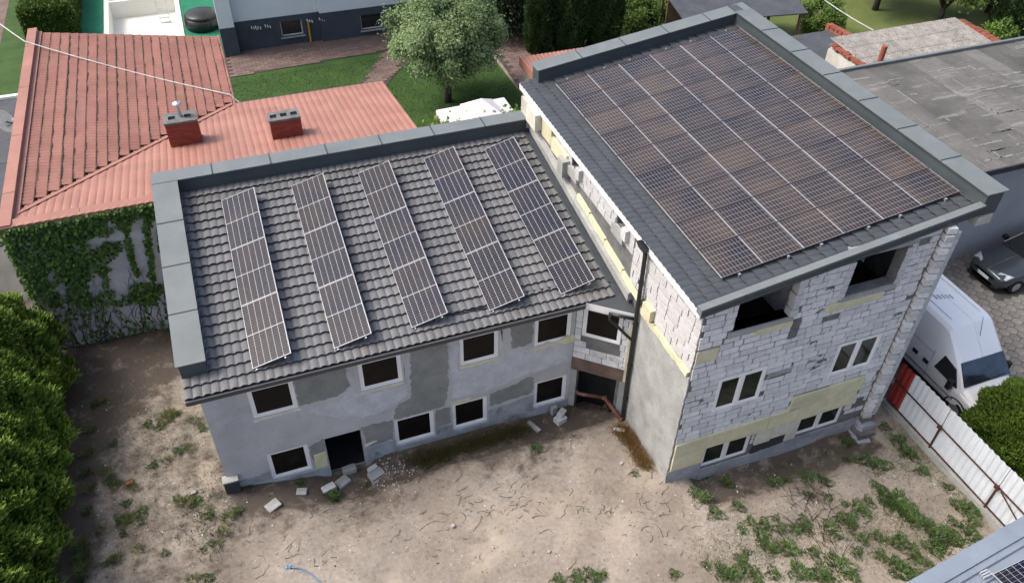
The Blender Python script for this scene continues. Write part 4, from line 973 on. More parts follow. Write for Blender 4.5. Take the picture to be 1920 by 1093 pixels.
G().box(1.1, 1.4, 43.76, 52, -.2, 7.2).put('wall', 'white_wall', WH); G().box(15.2, 15.5, 43.5, 52, -.2, 7.2).put('wall', 'white_wall', WH); G().box(.9, 15.8, 42.6, 52.5, 7.2, 7.5).put('roof', 'tile_dark', WH)
for w, Y in ((w1, 43.45), (w2, 43.2)):
    wi = window(WH, w, lambda u, d, v, Y=Y: (u, Y-d, v), .16, 'glass_dark', frame=.05, sash=False)
    G().box(w[0]-.08, w[1]+.08, Y-.1, Y+.1, w[2]-.06, w[2]-.005).put('sill', 'concrete', wi)
yp = py(582, 70, 43.35); G().tube([(yp[0], 43.38, .0), (yp[0], 43.38, 1.25)], .05, 8).put('gas_pipe', 'yellow_paint', WH)
g = G(); xl = py(590, 10, 43.3)[0]
for i in range(7): g.tube([(xl, 43.35, 1.9+.42*i), (xl+.42, 43.35, 1.9+.42*i)], .018, 6)
g.tube([(xl, 43.35, 1.75), (xl, 43.35, 5)], .02, 6); g.tube([(xl+.42, 43.35, 1.75), (xl+.42, 43.35, 5)], .02, 6); g.put('wall_ladder', 'pvc', WH)
for (a, b) in ((w1[1]+.25, .9), (w1[0]-1.3, .7), (w2[0]-2.2, 1.1), (1.9, 1.0), (2.6, 1.1)):
    for k in range(3): G().box(a+.12*k, a+.05+.12*k, 43.18, 43.47, PLZ-.35-.04*k, PLZ-.3-.04*k).put('paint_fleck', 'plate_white', WH)
ht = pz(381, 42, .3); HT = thing('hot_tub', 'black inflatable hot tub with cover on the green deck', 'hot tub', (ht[0], ht[1], .05))
G().lathe((ht[0], ht[1], .05), [(.85, 0), (.98, .12), (1.0, .35), (.95, .58), (.85, .66)], 28).put('tub', 'tub_black', HT, smooth=True)
G().lathe((ht[0], ht[1], .70), [(.9, 0), (.94, .06), (.8, .16), (.45, .26), (.05, .3)], 28).put('cover', 'tub_black', HT, smooth=True)
for k in range(4): G().tube([(ht[0]+.95*math.cos(k*1.57+.4), ht[1]+.95*math.sin(k*1.57+.4), .75), (ht[0]+1.02*math.cos(k*1.57+.4), ht[1]+1.02*math.sin(k*1.57+.4), .3)], .02, 5).put('strap', 'rubber', HT)
LDR = thing('pool_ladder', 'steel pool ladder hanging into the empty white pool', 'ladder', (-2.9, 50.6, 0))
lx = -2.75
g = G()
for s in (0, .55): g.tube([(lx+s, 50.75, -1.0), (lx+s, 50.7, .2), (lx+s, 50.9, .75), (lx+s, 51.3, .6), (lx+s, 51.4, .05)], .025, 6)
g.put('rail', 'alu', LDR)
for i in range(4): G().box(lx, lx+.55, 50.68, 50.8, -.9+.28*i, -.86+.28*i).put('rung', 'alu', LDR)
G().box(POOL[0], POOL[1], 52.2, 52.4, -1.24, .09).put('pool_cross_wall', 'pool_white', pf)

# ================================================================== party tent
TN = thing('party_tent', 'white party tent canopy on the lawn behind the workshop', 'tent', (9.6, 29.3, 0))
A_, B_, C_, D_ = [pz(*q, 2.3) for q in ((818, 207), (945, 183), (980, 234), (836, 247))]
C_ = np.array([B_[0], B_[1]-3.0, 2.3]); D_ = np.array([A_[0], A_[1]-3.0, 2.3]); ct = (A_+B_+C_+D_)/4+np.array([0, 0, .55])
g = G(); g.add([A_, B_, C_, D_, ct], [(0, 1, 4), (1, 2, 4), (2, 3, 4), (3, 0, 4)]); 
for p, q in ((A_, B_), (B_, C_), (C_, D_), (D_, A_)): g.add([p, q, q-[0, 0, .25], p-[0, 0, .25]], [(0, 1, 2, 3)])
g.put('canopy', 'tent_white', TN)
cc = ct+np.array([0, 0, -.03]); hw = .72
g = G(); r_ = [cc+np.array([sx*hw, sy*hw, -.02]) for sx, sy in ((-1, -1), (1, -1), (1, 1), (-1, 1))]; g.add(r_+[cc+np.array([0, 0, .5])], [(0, 1, 4), (1, 2, 4), (2, 3, 4), (3, 0, 4)]); g.put('vent_cap', 'tent_white', TN)
for p in (A_, B_, C_, D_): G().tube([(p[0], p[1], 0), (p[0], p[1], 2.25)], .025, 6).put('pole', 'pvc', TN)

# ================================================================== garden shed with red roof behind the block house
GS = thing('garden_shed', 'garden shed with a red corrugated roof behind the block house', 'shed', (15, 31.5, 0))
G().box(12.95, 19.8, 30.75, 32.4, 0, 2.75).put('wall', 'white_old', GS)
sr = G().box(12.8, 20, 30.6, 32.55, 2.76, 2.83).put('roof', 'red_metal', GS)
for i in range(9):
    v, f = tile_course(np.array([12.78+.8*i, 30.55, 2.85]), np.array([1., 0, 0]), np.array([0, 1., 0]), np.array([0, 0, 1.]), .79, 0, 2.02, pitch=.2, step=.01, amp=.03); link('roof_sheet', new_mesh('roof_sheet', v, f, 'red_metal'), sr)
G().box(12.74, 12.79, 30.5, 32.6, 2.5, 2.95).put('verge_board', 'red_metal', GS); G().box(12.79, 20, 30.5, 30.545, 2.6, 2.86).put('eave_board', 'red_metal', GS)

# ================================================================== felt-roofed hall to the right
FH = thing('felt_roofed_hall', 'long concrete hall with weathered grey felt roof beside the block house', 'building', (32, 20, 0))
G().box(20.5, 55, 16.95, 23.9, -.2, 4.35).put('wall', 'wall_concrete_blue', FH)
hr = G().box(20.2, 55.2, 16.5, 24.2, 4.36, 4.46).put('roof', 'fascia', FH)
for i in range(44): G().box(20.2+i*.72, 20.2+i*.72+.76, 16.52, 24.15, 4.46, 4.475+.008*(i % 2)+random.uniform(0, .003)).put('felt_strip', 'felt', hr)
r = random.Random(4)
for i in range(150):
    x = r.uniform(21.5, 40); y = r.uniform(16.8, 23.6); l = r.uniform(.3, 1.5); w = r.uniform(.02, .09)
    if r.random() < .8: P = ragged([(x, y), (x+l, y+r.uniform(-.05, .05)), (x+l, y+w), (x, y+w)], .022, .1)
    else: P = ragged([(x, y), (x+w, y), (x+w, y-l), (x, y-l)], .015, .12)
    P = [(p[0], min(max(p[1], 16.6), 24.1)) for p in P]
    G().poly([(p[0], p[1], 4.487) for p in P], (0, 0, .004)).put('tar_seam', 'felt_seam', hr)
G().box(20.2, 55, 24.15, 24.28, 4.44, 4.6).put('edge_trim', 'cap_metal', hr); G().box(20.2, 55, 16.44, 16.5, 4.28, 4.5).put('fascia_board', 'bitumen', hr)

# ================================================================== asbestos-roofed outbuilding
AS = thing('outbuilding', 'old outbuilding with a lichen-stained corrugated asbestos roof and clay edging', 'building', (30.5, 28, 0))
G().box(26.9, 27.2, 26.5, 29.0, 0, 2.85).put('wall', 'white_old', AS); G().box(27.2, 34.6, 26.5, 29.2, 0, 2.8).put('wall', 'white_old', AS)
ro = G().box(27.2, 34.7, 26.4, 29.3, 2.81, 2.9).put('roof', 'eternit', AS)
for j in range(3):
    for i in range(8):
        v, f = tile_course(np.array([27.2+.93*i, 26.35+j*.97, 2.93+.06*j]), np.array([1., 0, 0]), np.array([0, 1., .06]), np.array([0, 0, 1.]), .94, 0, 1.0, pitch=.155, step=.02, amp=.06, k=6)
        link('roof_sheet', new_mesh('roof_sheet', v, f, 'eternit'), ro)
for i in range(9): piece('edge_tile', 'clay_tile', AS, (27.08+random.uniform(-.03, .03), 26.5+.29*i, 3.0+random.uniform(-.02, .03)), (.34, .27, .1), (random.uniform(-.1, .1), random.uniform(-.15, .15), random.uniform(-.2, .2)))
for i in range(10): piece('edge_tile', 'clay_tile', AS, (34.75, 26.3+.3*i, 3.1+random.uniform(-.02, .03)), (.4, .28, .12), (0, .15, random.uniform(-.05, .05)))
cp = pz(1648, 120, 2.9); G().tube([(cp[0], cp[1], 2.8), (cp[0]+.02, cp[1], 3.75)], .13, 12).put('clay_chimney', 'clay_tile', AS)
TR = thing('lean_to', 'dark felt lean-to roof with clay-tiled wall between the carport and the outbuilding', 'shed', (28.6, 30.5, 0))
G().box(24.5, 29.6, 28.9, 32.4, 0, 1.75).put('wall', 'white_old', TR)
G().box(24.4, 29.7, 28.8, 32.5, 1.76, 1.86).put('roof', 'tarp', TR)
for i in range(9): piece('edge_tile', 'clay_tile', TR, (29.95+.04*i, 32.6-.28*i, 2.02), (.34, .27, .2), (0, 0, random.uniform(-.05, .05)))
G().box(29.75, 30.5, 30.0, 32.7, 0, 1.92).put('wall', 'brick_mortar', TR)
CP = thing('carport', 'dark grey tarpaulin carport over stored goods beyond the block house', 'carport', (27.5, 35, 0))
G().poly([(22.5, 34.6, 2.35), (29.2, 33.6, 2.35), (30, 37.5, 2.75), (23, 38.5, 2.75)], (0, 0, .06)).put('roof', 'tarp', CP)
for x, y in ((22.8, 34.8), (29, 33.9), (29.7, 37.3), (23.2, 38.2)): G().box(x-.06, x+.06, y-.06, y+.06, 0, 2.4).put('post', 'wood_old', CP)
G().box(23.2, 29.6, 37.6, 37.7, 0, 2.4).put('rear_board', 'wood_old', CP)
for i, (x, y, w, h) in enumerate(((26.9, 34.2, .5, 1.0), (27.6, 34.5, .4, .7), (28.2, 34.4, .35, .5))):
    t = G().box(x, x+w, y, y+.4, .03, h).box(x+.04, x+w-.04, y-.03, y+.0, h*.3, h*.8).put('storage_box', 'plate_white', None); tag(t, ['tall white crate stored under the carport', 'medium white crate stored under the carport', 'small white crate stored under the carport'][i], 'crate', 'crates under the carport')

# ================================================================== white corrugated fence
FN = thing('sheet_metal_fence', 'rusty white corrugated metal fence beside the parked van', 'fence', (17.3, 8, 0))
G().box(17.2, 17.42, 2.5, 11.95, -.2, .2).put('footing', 'concrete', FN)
FP = [(11.9, 11.38), (11.36, 9.93), (9.91, 7.75), (7.72, 5.6), (5.58, 3.4)]
for i, (a, b) in enumerate(FP):
    n = int((a-b)/.05); v = []; f = []
    for k in range(n+1):
        y = a-(a-b)*k/n; x = 17.30+(.03 if (k//2) % 2 else 0); v += [(x, y, .2), (x, y, 1.87+.02*i)]
    for k in range(n): f.append((2*k, 2*k+2, 2*k+3, 2*k+1))
    link('fence_sheet', new_mesh('fence_sheet', v, f, 'red_sheet' if i == 0 else 'corr_white'), FN)
for z in (.26, 1.12): G().box(17.255, 17.295, 3.4, 11.88, z, z+.03).put('rail', 'rust', FN)
for y in (9.92, 7.73, 5.59, 3.4): G().box(17.24, 17.29, y-.022, y+.022, .0, 1.2).put('post', 'rust', FN)
for (a, b) in ((7.6, 5.7), (5.5, 3.5)): G().tube([(17.26, a, 1.1), (17.26, b, .3)], .02, 6).put('brace', 'rust', FN)
for y in (9.92, 7.73): G().box(17.2, 17.24, y-.07, y+.07, 1.08, 1.22).put('hinge', 'rust', FN)

# ================================================================== blue-grey metal roof at the near corner
ang = rad(6.6); cx_, sx_ = math.cos(ang), math.sin(ang); XB = np.array([cx_, sx_, 0]); sl_ = rad(7); YB = np.array([-sx_*math.cos(sl_), cx_*math.cos(sl_), -math.sin(sl_)]); ZB = np.cross(XB, YB)
E0 = pz(1700, 1093, 3.0)
MS = thing('metal_roofed_shed', 'shed with a blue-grey ribbed metal roof at the yard edge', 'shed', (E0[0]+4, E0[1]-2, 0))
G().obox(E0+XB*4.2-YB*2.3+np.array([0, 0, -1.75]), XB, np.array([-sx_, cx_, 0]), (0, 0, 1), 11.4, 4.2, 2.7).put('wall', 'concrete', MS)
mr_ = G().obox(E0+XB*4-YB*2.35-ZB*.06, XB, YB, ZB, 12.4, 4.7, .05).put('roof', 'blue_metal', MS)
G().obox(E0+XB*4-YB*.19, XB, YB, ZB, 12.4, .38, .03).put('edge_flashing', 'blue_metal', mr_); G().obox(E0+XB*4+YB*.0-ZB*.09, XB, YB, ZB, 12.4, .03, .2).put('edge_flashing', 'blue_metal', mr_)
for k in range(16):
    c = E0+XB*4-YB*(.52+.26*k)-ZB*.01; w = .05
    p = [c-XB*6.2-YB*w-ZB*.03, c+XB*6.2-YB*w-ZB*.03, c+XB*6.2+YB*w-ZB*.03, c-XB*6.2+YB*w-ZB*.03]; q = [c-XB*6.2-YB*w*.5+ZB*.035, c+XB*6.2-YB*w*.5+ZB*.035, c+XB*6.2+YB*w*.5+ZB*.035, c-XB*6.2+YB*w*.5+ZB*.035]
    G().hexa(p+q).put('roof_rib', 'blue_metal', mr_)
pc = pz(1858, 1082, 3.1)
o = copy_tree(lowproto); tag(o, 'dark solar panel lying on the blue-grey ribbed metal roof', 'solar panel')
dirx = np.array(pz(1920, 1052, 3.1))-pc; dirx /= np.linalg.norm(dirx); 
dirx = dirx-ZB*(dirx@ZB); dirx /= np.linalg.norm(dirx); o.matrix_basis = basis(pc-ZB*((pc-E0)@ZB)+ZB*.10+np.cross(ZB, dirx)*-2.278, dirx, np.cross(ZB, dirx), ZB)
cl = pc-ZB*((pc-E0)@ZB)+ZB*.07
t = thing('panel_clamp', 'white aluminium rail ends beside the panel on the metal roof', 'rail', cl-dirx*.12)
for k in range(3): G().obox(cl-dirx*(.08)+np.cross(ZB, dirx)*(.03+.06*k), dirx, np.cross(ZB, dirx), ZB, .26-.03*k, .035, .06).put('rail', 'panel_frame', t)
# ================================================================== VEHICLES
def loft(st, m, name, parent, axis, smooth=True, close=True):
    """st = list of (pos along axis, [(half, z)...] from sill to roof centre); mirrored about the axis"""
    v = []; f = []; k = len(st[0][1]); n = 2*k
    for p, pr in st:
        for h, z in pr: v.append((p, -h, z))
        for h, z in pr[::-1]: v.append((p, h, z))
    for i in range(len(st)-1):
        for j in range(n-1): f.append((i*n+j, i*n+j+1, (i+1)*n+j+1, (i+1)*n+j))
    if close: f += [tuple(range(n))[::-1], tuple(range((len(st)-1)*n, len(st)*n))]
    V = [axis(*p) for p in v]
    me = new_mesh(name, V, f, m, smooth)
    o = link(name, me, parent)
    md = o.modifiers.new('bevel', 'BEVEL'); md.width = .035; md.segments = 2; md.limit_method = 'ANGLE'; md.angle_limit = rad(22)
    return o
def wheel(parent, c, r, w, axisv):
    a = np.array(axisv, float); g = G()
    g.tube([np.array(c)-a*w/2, np.array(c)-a*w*.4, np.array(c)+a*w*.4, np.array(c)+a*w/2], [r*.93, r, r, r*.93], 22)
    wo = g.put('wheel', 'rubber', parent, smooth=False)
    G().tube([np.array(c)-a*(w/2+.006), np.array(c)+a*(w/2+.006)], r*.62, 18).put('rim', 'alu', wo)
VX, VY0 = 19.82, 10.0
VN = thing('panel_van', 'white high-roof panel van parked behind the corrugated fence', 'van', (VX, 12.7, 0))
va = lambda p, h, z: (VX+h, p, z)
def vs(y, ht, zt, hb=.97, zs=1.25, hs=.98): return (y, [(hb-.12, .3), (hb, .45), (hs, .9), (hs, zs), (hs-.05, (zs+zt)/2 if zt > 1.6 else zs+.0), (ht, zt-.12), (ht-.12, zt-.02), (0, zt+.03)])
body = loft([(15.6, vs(15.6, .84, 2.5)[1]), vs(15.45, .86, 2.58), vs(12.35, .86, 2.58), vs(12.1, .84, 2.53), vs(11.38, .88, 1.86), vs(10.8, .93, 1.22, zs=1.02), vs(10.2, .9, 1.04, hb=.93, zs=.9, hs=.94), vs(9.95, .84, .86, hb=.86, zs=.72, hs=.87), (9.86, [(.62, .34), (.74, .42), (.78, .55), (.78, .6), (.78, .62), (.76, .66), (.7, .7), (0, .72)])], 'van_paint', 'body', VN, va)
def quad(parent, pts, t, m, name): 
    pts = [np.array(p, float) for p in pts]; n = np.cross(pts[1]-pts[0], pts[3]-pts[0]); n /= np.linalg.norm(n); return G().poly([p-n*t*.5 for p in pts], n*t).put(name, m, parent)
quad(VN, [(VX-.80, 11.33, 1.80), (VX+.80, 11.33, 1.80), (VX+.88, 10.83, 1.25), (VX-.88, 10.83, 1.25)], .05, 'glass_sky_reflect', 'windscreen')
quad(VN, [(VX-.975, 11.95, 1.12), (VX-.985, 10.98, 1.10), (VX-.935, 11.3, 1.60), (VX-.94, 11.8, 1.72)], .05, 'glass_dark', 'side_window')
quad(VN, [(VX+.975, 11.95, 1.12), (VX+.985, 10.98, 1.10), (VX+.935, 11.3, 1.60), (VX+.94, 11.8, 1.72)], .05, 'glass_dark', 'side_window')
for y in (12.15, 13.55): G().box(VX-.985, VX-.955, y-.005, y+.005, .45, 1.6).put('door_seam', 'cable_grey', VN)
G().box(VX-.995, VX-.97, 10.95, 15.4, .62, .68).put('side_moulding', 'cable_grey', VN); G().box(VX-.975, VX-.94, 12.2, 15.3, 1.50, 1.51).put('slide_rail', 'cable_grey', VN)
for y in (12.28, 12.75): G().box(VX-1.02, VX-.975, y-.1, y+.1, .98, 1.10).put('door_handle', 'plastic_black', VN)
for s in (-1, 1):
    mo = G().obox((VX+s*1.13, 11.15, 1.18), (1, 0, 0), (0, 1, 0), (0, 0, 1), .16, .14, .34).put('mirror', 'plastic_black', VN); G().tube([(VX+s*.95, 11.15, 1.12), (VX+s*1.1, 11.15, 1.12)], .025, 6).put('mirror_arm', 'plastic_black', mo)
    quad(VN, [(VX+s*.5, 9.99, .70), (VX+s*.84, 10.08, .74), (VX+s*.86, 10.2, .95), (VX+s*.5, 10.02, .9)], .06, 'lamp_glass', 'headlight')
    for y in (10.75, 14.6): wheel(VN, (VX+s*.86, y, .34), .34, .22, (1, 0, 0))
    G().tube([(VX+s*.965, 10.75+.43*math.cos(a), .34+.43*math.sin(a)) for a in np.linspace(.1, 3.04, 12)], .03, 6).put('wheel_arch', 'plastic_black', VN)
for k in range(5): G().box(VX-.35+.12*k, VX-.29+.12*k, 13.3-.04*k, 13.5-.04*k, 2.59, 2.615).put('roof_vent', 'panel_frame', VN)
for x in (-.55, .55): G().box(VX+x-.02, VX+x+.02, 12.4, 15.3, 2.585, 2.615).put('roof_rib', 'van_paint', VN)
G().tube([(VX+.1, 11.75, 2.2), (VX+.25, 12.05, 2.75)], .008, 5).put('antenna', 'plastic_black', VN)
G().tube([(VX-.6, 10.82, 1.29), (VX+.1, 10.86, 1.33)], .012, 5).put('wiper', 'plastic_black', VN); G().tube([(VX+.05, 10.82, 1.29), (VX+.7, 10.86, 1.33)], .012, 5).put('wiper', 'plastic_black', VN)
G().box(VX-.8, VX+.8, 9.83, 9.95, .3, .52).put('bumper', 'plastic_black', VN); G().box(VX-.45, VX+.45, 9.84, 9.9, .58, .68).put('grille', 'plastic_black', VN)
# ---- dark hatchback
CX0, CYc = 24.5, 15.5
CR = thing('parked_car', 'dark grey hatchback parked against the concrete hall wall', 'car', (26.5, CYc, 0))
ca_ = lambda p, h, z: (CX0+p, CYc+h, z)
def cs(p, ht, zt, hb=.84, zs=.78, hs=.87): return (p, [(hb-.1, .2), (hb, .34), (hs, .55), (hs, zs), (hs-.03, zs+.04), (ht, zt-.06), (ht-.1, zt-.01), (0, zt+.02)])
loft([(0, [(.45, .26), (.52, .34), (.55, .5), (.55, .56), (.54, .58), (.5, .6), (.45, .62), (0, .63)]), (.08, [(.62, .22), (.7, .34), (.72, .52), (.72, .62), (.7, .65), (.66, .68), (.6, .7), (0, .73)]), cs(.35, .68, .80, hb=.8, zs=.68, hs=.83), cs(.95, .72, .93, zs=.8), cs(1.3, .74, 1.0, zs=.86), cs(2.05, .6, 1.45, zs=.9), cs(2.9, .6, 1.5, zs=.92), cs(3.7, .58, 1.42, zs=.93), cs(4.1, .62, 1.0, hb=.78, zs=.85, hs=.82)], 'car_paint', 'body', CR, ca_)
quad(CR, [ca_(1.33, -.72, 1.03), ca_(1.33, .72, 1.03), ca_(2.02, .57, 1.43), ca_(2.02, -.57, 1.43)], .04, 'glass_dark', 'windscreen')
for s in (-1, 1):
    quad(CR, [ca_(.10, s*.38, .66), ca_(.22, s*.76, .66), ca_(.52, s*.8, .78), ca_(.26, s*.42, .77)], .07, 'lamp_glass', 'headlight')
    quad(CR, [ca_(1.6, s*.845, .93), ca_(3.5, s*.845, .95), ca_(3.4, s*.66, 1.35), ca_(2.1, s*.66, 1.35)], .04, 'glass_dark', 'side_window')
    mo = G().obox(ca_(1.75, s*.98, 1.02), (1, 0, 0), (0, 1, 0), (0, 0, 1), .14, .2, .14).put('mirror', 'plastic_black', CR); G().tube([ca_(1.75, s*.8, .95), ca_(1.75, s*.92, 1.0)], .025, 6).put('mirror_arm', 'plastic_black', mo)
    for p in (.78, 3.35): wheel(CR, ca_(p, s*.78, .3), .3, .2, (0, 1, 0))
G().box(CX0-.02, CX0+.12, CYc-.26, CYc+.26, .40, .51).put('number_plate', 'plate_white', CR); G().box(CX0-.024, CX0+.0, CYc+.215, CYc+.255, .405, .505).put('plate_band', 'blue_plate', CR)
G().box(CX0+.0, CX0+.12, CYc-.45, CYc+.45, .53, .60).put('grille', 'plastic_black', CR); G().box(CX0+.0, CX0+.2, CYc-.6, CYc+.6, .24, .36).put('lower_grille', 'plastic_black', CR)
G().lathe(ca_(.05, 0, .62), [(.04, 0), (.035, .02)], 12).put('badge', 'alu', CR)
for s in (-1, 1): G().tube([ca_(1.33, s*.3-.2, 1.06), ca_(1.5, s*.3+.3, 1.16)], .012, 5).put('wiper', 'plastic_black', CR)

# ================================================================== CABLES overhead
def cable(pts, r, m, label, sag=.0):
    g = G(); P = []
    for a, b in zip(pts, pts[1:]):
        for k in range(8): t = k/8; P.append(np.array(a)*(1-t)+np.array(b)*t-np.array([0, 0, sag*4*t*(1-t)]))
    P.append(np.array(pts[-1])); o = g.tube(P, r, 6).put('overhead_cable', m); tag(o, label, 'cable'); return o
k0 = pz(46, 78, 5.2); k1 = pz(432, 178, 3.9); k2 = (.6, 30.62, 3.72)
cable([(-10.5, 41, 6.5), k0, k1, k2], .022, 'cable_white', 'white cable stretched over the mossy red roof slope', .12)
cable([pz(1545, 0, 4), pz(1637, 57, 3.2)], .025, 'cable_white', 'white cable running down over the dry grass to the outbuilding', .05)

# ================================================================== rubble, pipes and site litter
def ground_at(x, y, z=0.):
    p = pz(x, y, z)
    for _ in range(6): p = pz(x, y, gh(p[0], p[1]))
    return p
rp = thing('clay_pipe', 'rust-red drain pipe coming out of the corner doorway', 'pipe', (8.6, 14.3, 0))
P1, P2, P3 = pz(1086, 738, .35), pz(1133, 745, .32), pz(1164, 786, .05)
G().tube([P1+[-.2, .5, 0], P1, P2], .06, 10).put('pipe', 'pipe_red', rp, smooth=True); G().tube([P2, (P2+P3)/2, P3], .065, 10).put('pipe', 'pipe_red', rp, smooth=True)
for q in (P2, (P2*.55+P3*.45), P3): G().tube([q-(P3-P2)*.03, q+(P3-P2)*.03], .085, 10).put('socket', 'pipe_red', rp)
def slab(name, label, cat, at, size, m, rz=0., tilt=0., dz=0.):
    p = ground_at(*at); o = link(name, None) if False else None
    g = G(); sx, sy, sz = [a/2 for a in size]
    r = random.Random(int(at[0])); 
    v = [(x*sx*(1+r.uniform(-.06, .06)), y*sy*(1+r.uniform(-.06, .06)), z*sz*(1+r.uniform(-.05, .05))) for z in (-1, 1) for x, y in ((-1, -1), (1, -1), (1, 1), (-1, 1))]
    g.hexa(v); o = g.put(name, m); o.location = (float(p[0]), float(p[1]), float(p[2])+sz+dz); o.rotation_euler = (tilt, tilt*.5, rz)
    b = o.modifiers.new('bevel', 'BEVEL'); b.width = .012; b.segments = 1
    tag(o, label, cat); return o
slab('aerated_block', 'white block lying on the soil left of the doorway', 'block', (617, 918), (.4, .22, .16), 'block_white', .3)
slab('concrete_block', 'grey block slab lying right before the doorway sill', 'block', (643, 905), (.42, .3, .1), 'concrete', .5)
slab('concrete_block', 'grey block standing inside the dark doorway', 'block', (656, 884), (.4, .22, .2), 'concrete', .1)
slab('concrete_block', 'grey block on the pile at the doorway corner', 'block', (706, 893), (.44, .3, .2), 'concrete', .35, .1)
slab('aerated_block', 'white block lying on top of the doorway pile', 'block', (700, 889), (.3, .14, .12), 'block_white', .4, .1, .24)
slab('aerated_block', 'white chip beneath the doorway corner pile', 'block', (706, 901), (.25, .16, .08), 'block_white', .2)
slab('concrete_block', 'flat grey slab sunk in soil before the lower window', 'block', (512, 948), (.4, .3, .06), 'concrete', .5)
slab('concrete_block', 'small flat grey slab half buried near the doorway', 'block', (566, 922), (.3, .22, .06), 'concrete', -.3)
slab('aerated_block', 'white block stack by the facade under the right lower window', 'block', (1050, 790), (.36, .26, .2), 'block_white', .3)
slab('aerated_block', 'white block leaning on the stack by the facade', 'block', (1052, 784), (.3, .2, .15), 'block_white', .7, .25, .2)
slab('aerated_block', 'grey broken block against the facade beside the white stack', 'block', (1038, 775), (.2, .14, .34), 'concrete', .2)
slab('aerated_block', 'white block at the foot of the red pipe', 'block', (1160, 808), (.34, .12, .1), 'block_white', -.6)
slab('concrete_block', 'narrow grey kerb piece in the dry grass by the facade', 'block', (1001, 802), (.14, .5, .1), 'concrete', .4)
slab('brick_fragment', 'orange-red brick fragment on the sand by the hedge', 'brick', (244, 906), (.2, .12, .07), 'clay_tile', .3)
slab('stone', 'white rounded stone on the sand beside the building corner', 'stone', (362, 925), (.2, .12, .08), 'rubble', .3)
slab('stone', 'white stone in the middle of the bare sand', 'stone', (849, 987), (.1, .1, .08), 'rubble', .3)
slab('stone', 'pale stone on the sand near the plaster corner', 'stone', (1165, 869), (.1, .08, .06), 'rubble', .3)
slab('stone', 'pale stone on the bright sand patch', 'stone', (1029, 1035), (.09, .08, .06), 'rubble', .9)
g = G(); P = [ground_at(540, 1064)+[0, 0, .03], ground_at(562, 1066)+[0, 0, .06], ground_at(585, 1078)+[0, 0, .03], ground_at(607, 1098)+[0, 0, .02]]
bt = thing('foil_strip', 'torn blue plastic strip lying on the sand', 'plastic strip', P[0])
g = G()
for a, b in zip(P, P[1:]):
    n_ = np.cross(b-a, (0, 0, 1)); n_ /= np.linalg.norm(n_); g.add([a-n_*.025, b-n_*.02, b+n_*.02+[0, 0, .02], a+n_*.025+[0, 0, .02]], [(0, 1, 2, 3)])
g.put('strip', 'foil_blue', bt)
g = G()
for k in range(5): q = P[0]+np.array([random.uniform(-.08, .05), random.uniform(-.05, .06), 0]); g.add([q, q+[.06, .02, .03], q+[.04, .06, .02], q+[-.03, .05, .03]], [(0, 1, 2, 3)])
g.put('crumple', 'foil_blue', bt)
# fallen foam and small chips: nobody could count them
def scatter(name, m, label, cat, spots, size, flat=.5):
    g = G()
    for (u, v_) in spots:
        p = ground_at(u, v_); s = random.uniform(*size); a = random.random()*3
        c, d = math.cos(a)*s, math.sin(a)*s
        w = random.uniform(.5, 1); g.hexa([p+np.array(q) for q in ((-c, -d, -.01), (d*w, -c*w, -.01), (c, d, -.01), (-d*w, c*w, -.01), (-c*.8, -d*.8, s*flat), (d*.7*w, -c*.7*w, s*flat), (c*.8, d*.8, s*flat*.8), (-d*.7*w, c*.7*w, s*flat))])
    o = g.put(name, m, kind='stuff'); tag(o, label, cat)
R2 = random.Random(21)
def gauss(cx, cy, sx, sy, n): return [(R2.gauss(cx, sx), R2.gauss(cy, sy)) for _ in range(n)]
chips = gauss(745, 880, 28, 15, 120)+gauss(715, 905, 18, 14, 60)+[(R2.uniform(180, 1300), R2.uniform(900, 1090)) for _ in range(170)]+[(R2.uniform(1290, 1800), R2.uniform(890, 1080)) for _ in range(110)]+gauss(230, 800, 60, 90, 60)+gauss(1000, 830, 90, 20, 40)+gauss(1420, 900, 60, 25, 40)
scatter('rubble_chips', 'block_white', 'small white plaster and block chips strewn over the sandy yard', 'rubble', chips, (.008, .035))
scatter('soil_clods', 'humus', 'dark crumbs of soil scattered over the sandy yard', 'soil', [(R2.uniform(180, 1850), R2.uniform(880, 1090)) for _ in range(900)]+[(R2.uniform(150, 420), R2.uniform(640, 1090)) for _ in range(600)], (.006, .028), .35)
g = G()
spots = gauss(1000, 955, 100, 12, 44)+gauss(850, 985, 50, 20, 16)+gauss(1250, 980, 60, 40, 30)+gauss(1000, 915, 130, 25, 26)+gauss(380, 960, 30, 50, 40)+gauss(560, 1020, 60, 40, 24)+[(R2.uniform(440, 1300), R2.uniform(880, 1080)) for _ in range(30)]
for (u, v_) in spots:
    p = ground_at(u, v_); a = R2.gauss(.35, .7); L = .06+.5*R2.random()**2; pts = []
    q = p.copy()
    for k in range(6):
        pts.append(np.array([q[0], q[1], gh(q[0], q[1])+.012+R2.uniform(0, .012)])); a += R2.gauss(0, .5); q = q+np.array([math.cos(a), math.sin(a), 0])*L/5
    g.tube(pts, [.006, .006, .005, .005, .003, .002], 4)
tag(g.put('dry_roots', 'root', kind='stuff'), 'thin dark roots and twigs strewn across the bare sand', 'roots')
